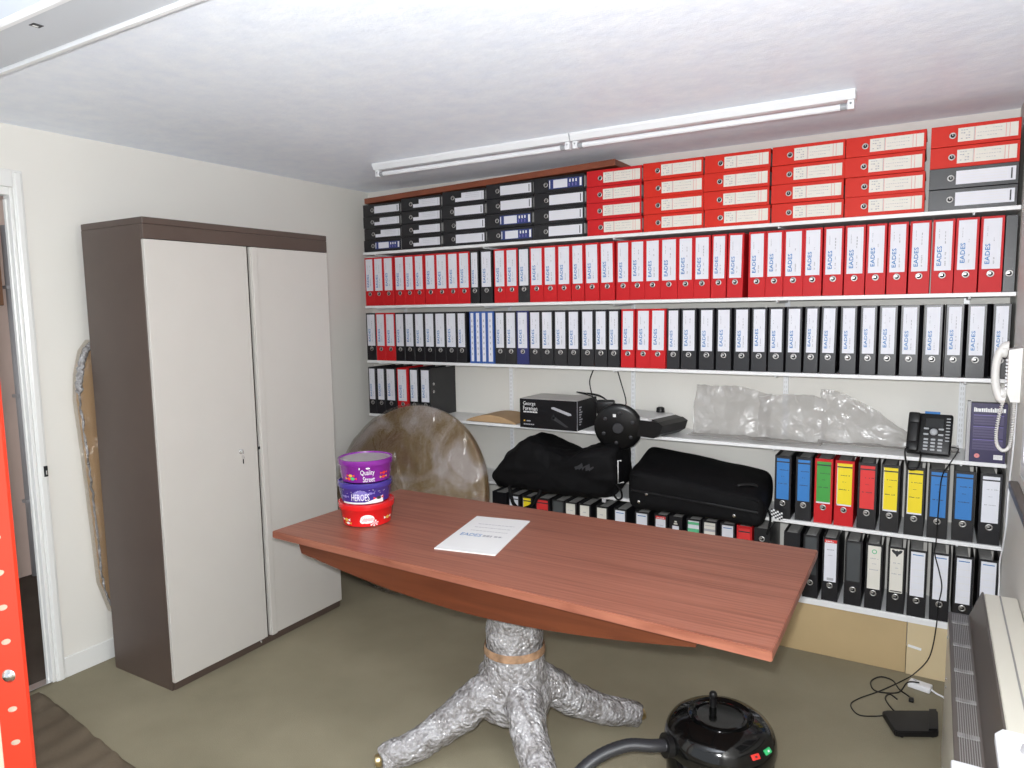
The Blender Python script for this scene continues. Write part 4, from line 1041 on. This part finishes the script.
for z, y in ((.55, .40), (.43, .33), (.40, .33)): b.lathe([(.005, 0), (.004, -.004)], 'chrome', 10, (xa, y, z), 'X')
b.build('screws', ht)
# white control unit at the near end
cu = thing('control_unit', 'white control unit with round dial on the near end of the heater', 'heater control', (XR - .11, -1.715, zg + .0005))
b = MB(); b.box(-.105, -.02, -.24, .0, .0005, .030, 'white_plastic', .006, 3); b.prism([(-.0195, .091), (.075, .091), (.075, .125), (-.005, .125), (-.0195, .110)], -.26, .018, 'white_plastic', 'Y'); b.build('housing', cu, smooth=30)
b = MB(); b.lathe([(.045, .1255), (.046, .133), (.036, .135), (.034, .130), (.02, .130)], 'white_plastic', 32, (.045, -.07, 0)); b.build('dial_ring', cu, smooth=40)
b = MB(); b.lathe([(.024, .1305), (.022, .142), (.004, .144)], 'grey_plastic', 24, (.045, -.07, 0)); b.build('dial', cu, smooth=40)

# ------------------------------------------------------------------ floor items near the heater
rt = thing('router', 'flat black router box on the carpet beside the heater', 'router', (3.292, -.475, .001), 0)
b = MB(); b.prism([(-.105, .020), (-.090, .036), (.088, .134), (.094, .130), (.096, -.030), (.088, -.036), (-.040, -.108), (-.054, -.106)], .010, .034, 'black_plastic', 'Z')
bmesh.ops.bevel(b.bm, geom=list(b.bm.edges), offset=.003, segments=2, affect='EDGES'); b.build('router_body', rt)
b = MB(); b.prism([(.062, .116), (.088, .130), (.092, -.028), (.062, -.044)], .0345, .042, 'black_plastic', 'Z'); b.build('raised_end', rt)
b = MB()
for x, y in ((-.07, .025), (.07, .10), (.075, -.02), (-.03, -.08)): b.cyl((x, y, 0), .008, .011, 'black_plastic', seg=12)
b.build('rubber_feet', rt)
pg = thing('socket_adaptor', 'small white plug adaptor on the carpet by the tan board', 'plug', (3.318, -.115, .001), math.radians(-15))
b = MB(); b.box(-.045, .045, -.022, .028, 0, .026, 'white_plastic', .005, 2); b.build('plug_body', pg)
b = MB(); b.box(-.03, -.018, .01, .016, .0262, .0285, 'ink_grey'); b.box(-.012, -.008, -.012, -.002, .0262, .0285, 'ink_grey'); b.build('pin_slots', pg)
b = MB(); b.tube(smooth_path([(.045, .0, .013), (.07, -.01, .008), (.10, -.02, .006), (.12, -.06, .005)], 5), .004, 'white_plastic', 6); b.build('white_flex', pg)
b = MB(); b.tube(smooth_path([(3.315, -.12, .031), (3.27, -.14, .03), (3.235, -.205, .005), (3.15, -.235, .004), (3.125, -.16, .004), (3.16, -.09, .004), (3.21, -.10, .004), (3.24, -.17, .004), (3.275, -.21, .004), (3.29, -.235, .004)], 8), .0032, 'black_plastic', 6)
b.box(3.278, 3.298, -.262, -.232, .0005, .014, 'black_plastic', .004)
tag(b.build('loose_flex', smooth=60), 'loop of thin black flex on the carpet left of the white plug', 'cable')
b = MB(); b.tube(smooth_path([(3.235, -.265, .004), (3.205, -.235, .004), (3.19, -.28, .004), (3.215, -.35, .004), (3.245, -.392, .006), (3.262, -.416, .017)], 8), .0032, 'black_plastic', 6)
tag(b.build('router_flex', smooth=60), 'short black flex curling behind the router', 'cable')
b = MB(); b.box(0, .055, 0, .0012, 0, .012, 'ink_white')  # small white strip set on the face of the board
o = b.build('white_sliver', None, (3.262, .0022, .135)); o.rotation_euler = (0, math.radians(9), 0); tag(o, 'tiny white strip on the pale tan board', 'paper')

# ------------------------------------------------------------------ vacuum cleaner
vx, vy = 2.715, -1.235
vc = thing('tub_vacuum', 'glossy black tub vacuum cleaner with red and green buttons on the carpet', 'vacuum cleaner', (vx, vy, .0)); vc.scale = (1.07, 1.07, .93)
b = MB(); b.lathe([(.13, .025), (.165, .035), (.172, .06), (.172, .185), (.168, .19)], 'black_gloss', 56); b.build('tub', vc, smooth=40)
b = MB(); b.lathe([(.168, .191), (.178, .193), (.180, .205), (.178, .235), (.171, .262), (.157, .285), (.134, .304), (.112, .313), (.106, .316), (.103, .311), (.098, .306), (.001, .304)], 'black_gloss', 64, cap=False); b.build('hood', vc, smooth=50)
b = MB(); b.lathe([(.0, .3045), (.088, .3045), (.086, .312), (.078, .314), (.074, .309), (.0, .309)], 'black_gloss', 48, cap=False); b.build('cable_winder', vc, smooth=40)
b = MB(); b.lathe([(.011, .309), (.010, .345), (.013, .35), (.013, .362), (.009, .368), (0, .369)], 'black_plastic', 18, (-.035, .045, 0), cap=False)
for z in (.318, .326, .334): b.lathe([(.012, z), (.0125, z + .003), (.012, z + .006)], 'black_plastic', 18, (-.035, .045, 0), cap=False)
b.build('winder_knob', vc, smooth=40)
def onhood(a, z, r): return Vector((r * math.cos(a), r * math.sin(a), z))
for a, m, nm in ((math.radians(-38), 'btn_red', 'red button'), (math.radians(-20), 'btn_green', 'green button')):
    b = MB(); b.box(-.014, .014, -.009, .009, -.002, .006, m, .002); b.box(-.004, .004, -.003, .003, .006, .0066, 'ink_white' if m == 'btn_green' else 'ink_black'); o = b.build('button', vc); o['label'] = nm
    o.location = onhood(a, .265, .1715); nrm = Vector((math.cos(a) * .8, math.sin(a) * .8, .6)); o.rotation_euler = nrm.to_track_quat('Z', 'Y').to_euler()
ha = math.radians(222)
hp = Vector((math.cos(ha), math.sin(ha), 0))
b = MB(); b.tube([hp * .15 + Vector((0, 0, .215)), hp * .195 + Vector((0, 0, .222))], .042, 'black_plastic', 24); b.build('hose_port', vc, smooth=50)
p0 = hp * .19 + Vector((0, 0, .222))
pth = smooth_path([p0, hp * .24 + Vector((0, 0, .228)), Vector((-.25, -.20, .228)), Vector((-.33, -.27, .19)), Vector((-.39, -.36, .11)), Vector((-.40, -.46, .045)), Vector((-.36, -.60, .026)), Vector((-.20, -.72, .026)), Vector((.02, -.75, .026))], 14)
b = MB(); b.tube(pth, .021, 'hose', 16, rad=[.0215 + .0012 * (k % 2) for k in range(len(pth))]); b.build('hose', vc, smooth=40)
for a in range(4):
    q = Vector((.135 * math.cos(a * PI / 2 + .6), .135 * math.sin(a * PI / 2 + .6), 0)); b = MB(); b.cyl((q.x - .009, q.y, .019), .0185, .018, 'black_plastic', 'X', 18); b.build('castor', vc)
b = MB(); b.tube(smooth_path([(.13, .11, .235), (.145, .13, .31), (.05, .17, .345), (-.06, .16, .345), (-.13, .11, .31), (-.13, .10, .24)], 6), .0001, 'black_gloss', 4) if False else None
b.bm.free()

# ------------------------------------------------------------------ ceiling lights
def batten(x0, x1, y, label):
    t = thing('fluorescent_batten', label, 'ceiling light', (x0, y, H), 0, 'ceiling light battens')
    L = x1 - x0
    b = MB(); b.prism([(-.036, -.0005), (.036, -.0005), (.036, -.012), (.022, -.036), (-.022, -.036), (-.036, -.012)], 0, L, 'metal_white', 'X'); b.build('spine', t)
    for xx in (.004, L - .030):
        b = MB(); b.box(xx, xx + .026, -.016, .016, -.073, -.0362, 'metal_white', .004); b.lathe([(.004, 0), (.004, .004)], 'ink_grey', 10, (xx + .013, -.016, -.05), 'Y'); b.build('lampholder', t)
    b = MB(); b.lathe([(.0128, .031), (.0128, L - .031)], 'tube', 20, (0, 0, -.058), 'X'); b.build('tube', t, smooth=40)
    b = MB()
    for xx in (.031, L - .056): b.lathe([(.0134, xx), (.0134, xx + .024)], 'lens_grey', 20, (0, 0, -.058), 'X')
    b.build('tube_cap', t, smooth=40)
batten(.495, 1.748, -.40, 'white fluorescent batten above the files, left one of the two in line')
batten(1.755, 3.005, -.40, 'white fluorescent batten above the files, right one of the two in line')
t = thing('ceiling_light', 'wide white ceiling light at the top left corner', 'ceiling light', (.05, -2.51, H))
L = 2.5
b = MB(); b.prism([(-.1, -.0005), (.1, -.0005), (.1, -.050), (-.1, -.050)], 0, L, 'fixture', 'X'); b.build('housing', t)
b = MB(); b.prism([(-.078, -.0505), (.078, -.0505), (.074, -.058), (-.074, -.058)], .02, L - .02, 'fixture', 'X'); b.build('diffuser', t)
for sg in (-1, 1):
    b = MB(); b.prism([(sg * .082, -.0505), (sg * .1, -.0505), (sg * .1, -.062), (sg * .094, -.066), (sg * .082, -.066)], 0, L, 'metal_white', 'X'); b.build('edge_rail', t)
b = MB(); b.box(1.127, 1.153, -.052, -.026, -.0592, -.0582, 'ink_black'); b.box(1.131, 1.139, -.046, -.032, -.0596, -.0592, 'ink_white'); b.box(1.143, 1.149, -.046, -.032, -.0596, -.0592, 'lab_grey'); b.build('maker_plate', t)

# ------------------------------------------------------------------ red racking post in the left foreground
PX, PY = 1.103, -2.756
pt = thing('racking_post', 'red slotted racking post in the left foreground', 'post', (PX, PY, 0))
ux = Vector((.86, .51, 0)); vx_ = Vector((-.51, .86, 0)); PT = 2.30; fw = .081; pitch = .0985
def fp(u, z, d=0): return (ux.x * u + vx_.x * d, ux.y * u + vx_.y * d, z)
b = MB(); prev = 0; z = .045; n = 16
while z < PT - .06:
    # one plate segment with an oval slot cut through it
    z0, z1 = z - .03, z + .03
    b.faces([fp(0, prev), fp(fw, prev), fp(fw, z0), fp(0, z0)], [(0, 1, 2, 3)], 'post_red')
    oval = [(.038 + .0145 * math.cos(2 * PI * k / n), z + .0085 * math.sin(2 * PI * k / n) + .004 * math.cos(2 * PI * k / n)) for k in range(n)]
    outer = []
    for k in range(n):
        c, q = math.cos(2 * PI * k / n), math.sin(2 * PI * k / n); m_ = max(abs(c), abs(q)); outer.append((fw / 2 + c / m_ * fw / 2, z + q / m_ * .03))
    vs = [fp(*p) for p in outer] + [fp(*p) for p in oval]
    b.faces(vs, [(k, (k + 1) % n, n + (k + 1) % n, n + k) for k in range(n)], 'post_red')
    prev = z1; z += pitch
b.faces([fp(0, prev), fp(fw, prev), fp(fw, PT), fp(0, PT)], [(0, 1, 2, 3)], 'post_red')
bmesh.ops.remove_doubles(b.bm, verts=b.bm.verts, dist=.0003)
o = b.build('slotted_face', pt); so = o.modifiers.new('s', 'SOLIDIFY'); so.thickness = .0025; so.offset = 0; bake(o)
b = MB()
b.prism([fp(.0, 0, .0015)[:2], fp(.0025, 0, .0015)[:2], fp(.0025, 0, .07)[:2], fp(.0, 0, .07)[:2]], 0, PT, 'post_red', 'Z'); b.build('side_flange', pt)
b = MB(); b.prism([fp(fw - .0025, 0, .0015)[:2], fp(fw, 0, .0015)[:2], fp(fw, 0, .012)[:2], fp(fw - .0025, 0, .012)[:2]], 0, PT, 'post_red', 'Z'); b.build('side_flange', pt)
b = MB(); b.prism([fp(-.35, 0, .010)[:2], fp(fw - .022, 0, .010)[:2], fp(fw - .022, 0, .028)[:2], fp(-.35, 0, .028)[:2]], .02, PT - .15, 'panel_cream', 'Z'); b.build('cream_board', pt)
b = MB(); b.lathe([(.0, -.011), (.011, -.011), (.013, -.004), (.019, -.003), (.019, .0)], 'chrome', 16, (0, 0, 0), 'Y', cap=False); o = b.build('bolt', pt, fp(.038, .045 + 7 * .0985, 0)); o.rotation_euler = (0, 0, math.radians(30.6))

# ------------------------------------------------------------------ camera and light
cam = bpy.data.cameras.new('camera'); co = bpy.data.objects.new('camera', cam); C.objects.link(co)
yw, pc_, rl = math.radians(30.8268), math.radians(6.0847), math.radians(-.9712)
F_ = Vector((-math.sin(yw) * math.cos(pc_), math.cos(yw) * math.cos(pc_), -math.sin(pc_))); R0 = Vector((math.cos(yw), math.sin(yw), 0)); U0 = R0.cross(F_)
R_ = math.cos(rl) * R0 + math.sin(rl) * U0; U_ = -math.sin(rl) * R0 + math.cos(rl) * U0
mt = Matrix((R_, U_, -F_)).transposed().to_4x4(); mt.translation = (3.31, -3.6235, 1.7268); co.matrix_world = mt
cam.sensor_width = 36; cam.lens = 708.0338 * 36 / 1024; cam.clip_start = .02; sc.camera = co
# the camera's flash
fl = bpy.data.lights.new('flash', 'SPOT'); fl.energy = 290; fl.shadow_soft_size = .03; fl.spot_size = math.radians(172); fl.spot_blend = .12; fl.color = (.965, .985, 1)
fo = bpy.data.objects.new('flash', fl); C.objects.link(fo)
m2 = Matrix((R_, U_, -F_)).transposed().to_4x4(); m2.translation = Vector((3.31, -3.6235, 1.7268)) - R_ * .025 + U_ * .065; fo.matrix_world = m2
w = bpy.data.worlds.new('ambient fill'); w.use_nodes = True; w.node_tree.nodes['Background'].inputs['Color'].default_value = (.86, .93, 1, 1); w.node_tree.nodes['Background'].inputs['Strength'].default_value = 1.1  # unseen ambient fill added, entering by the open side behind the camera
sc.world = w
vs_ = sc.view_settings; sc.display_settings.display_device = 'sRGB'
vs_.view_transform = 'Standard'; vs_.look = 'None'; vs_.gamma = 1; vs_.exposure = 0; vs_.use_curve_mapping = False
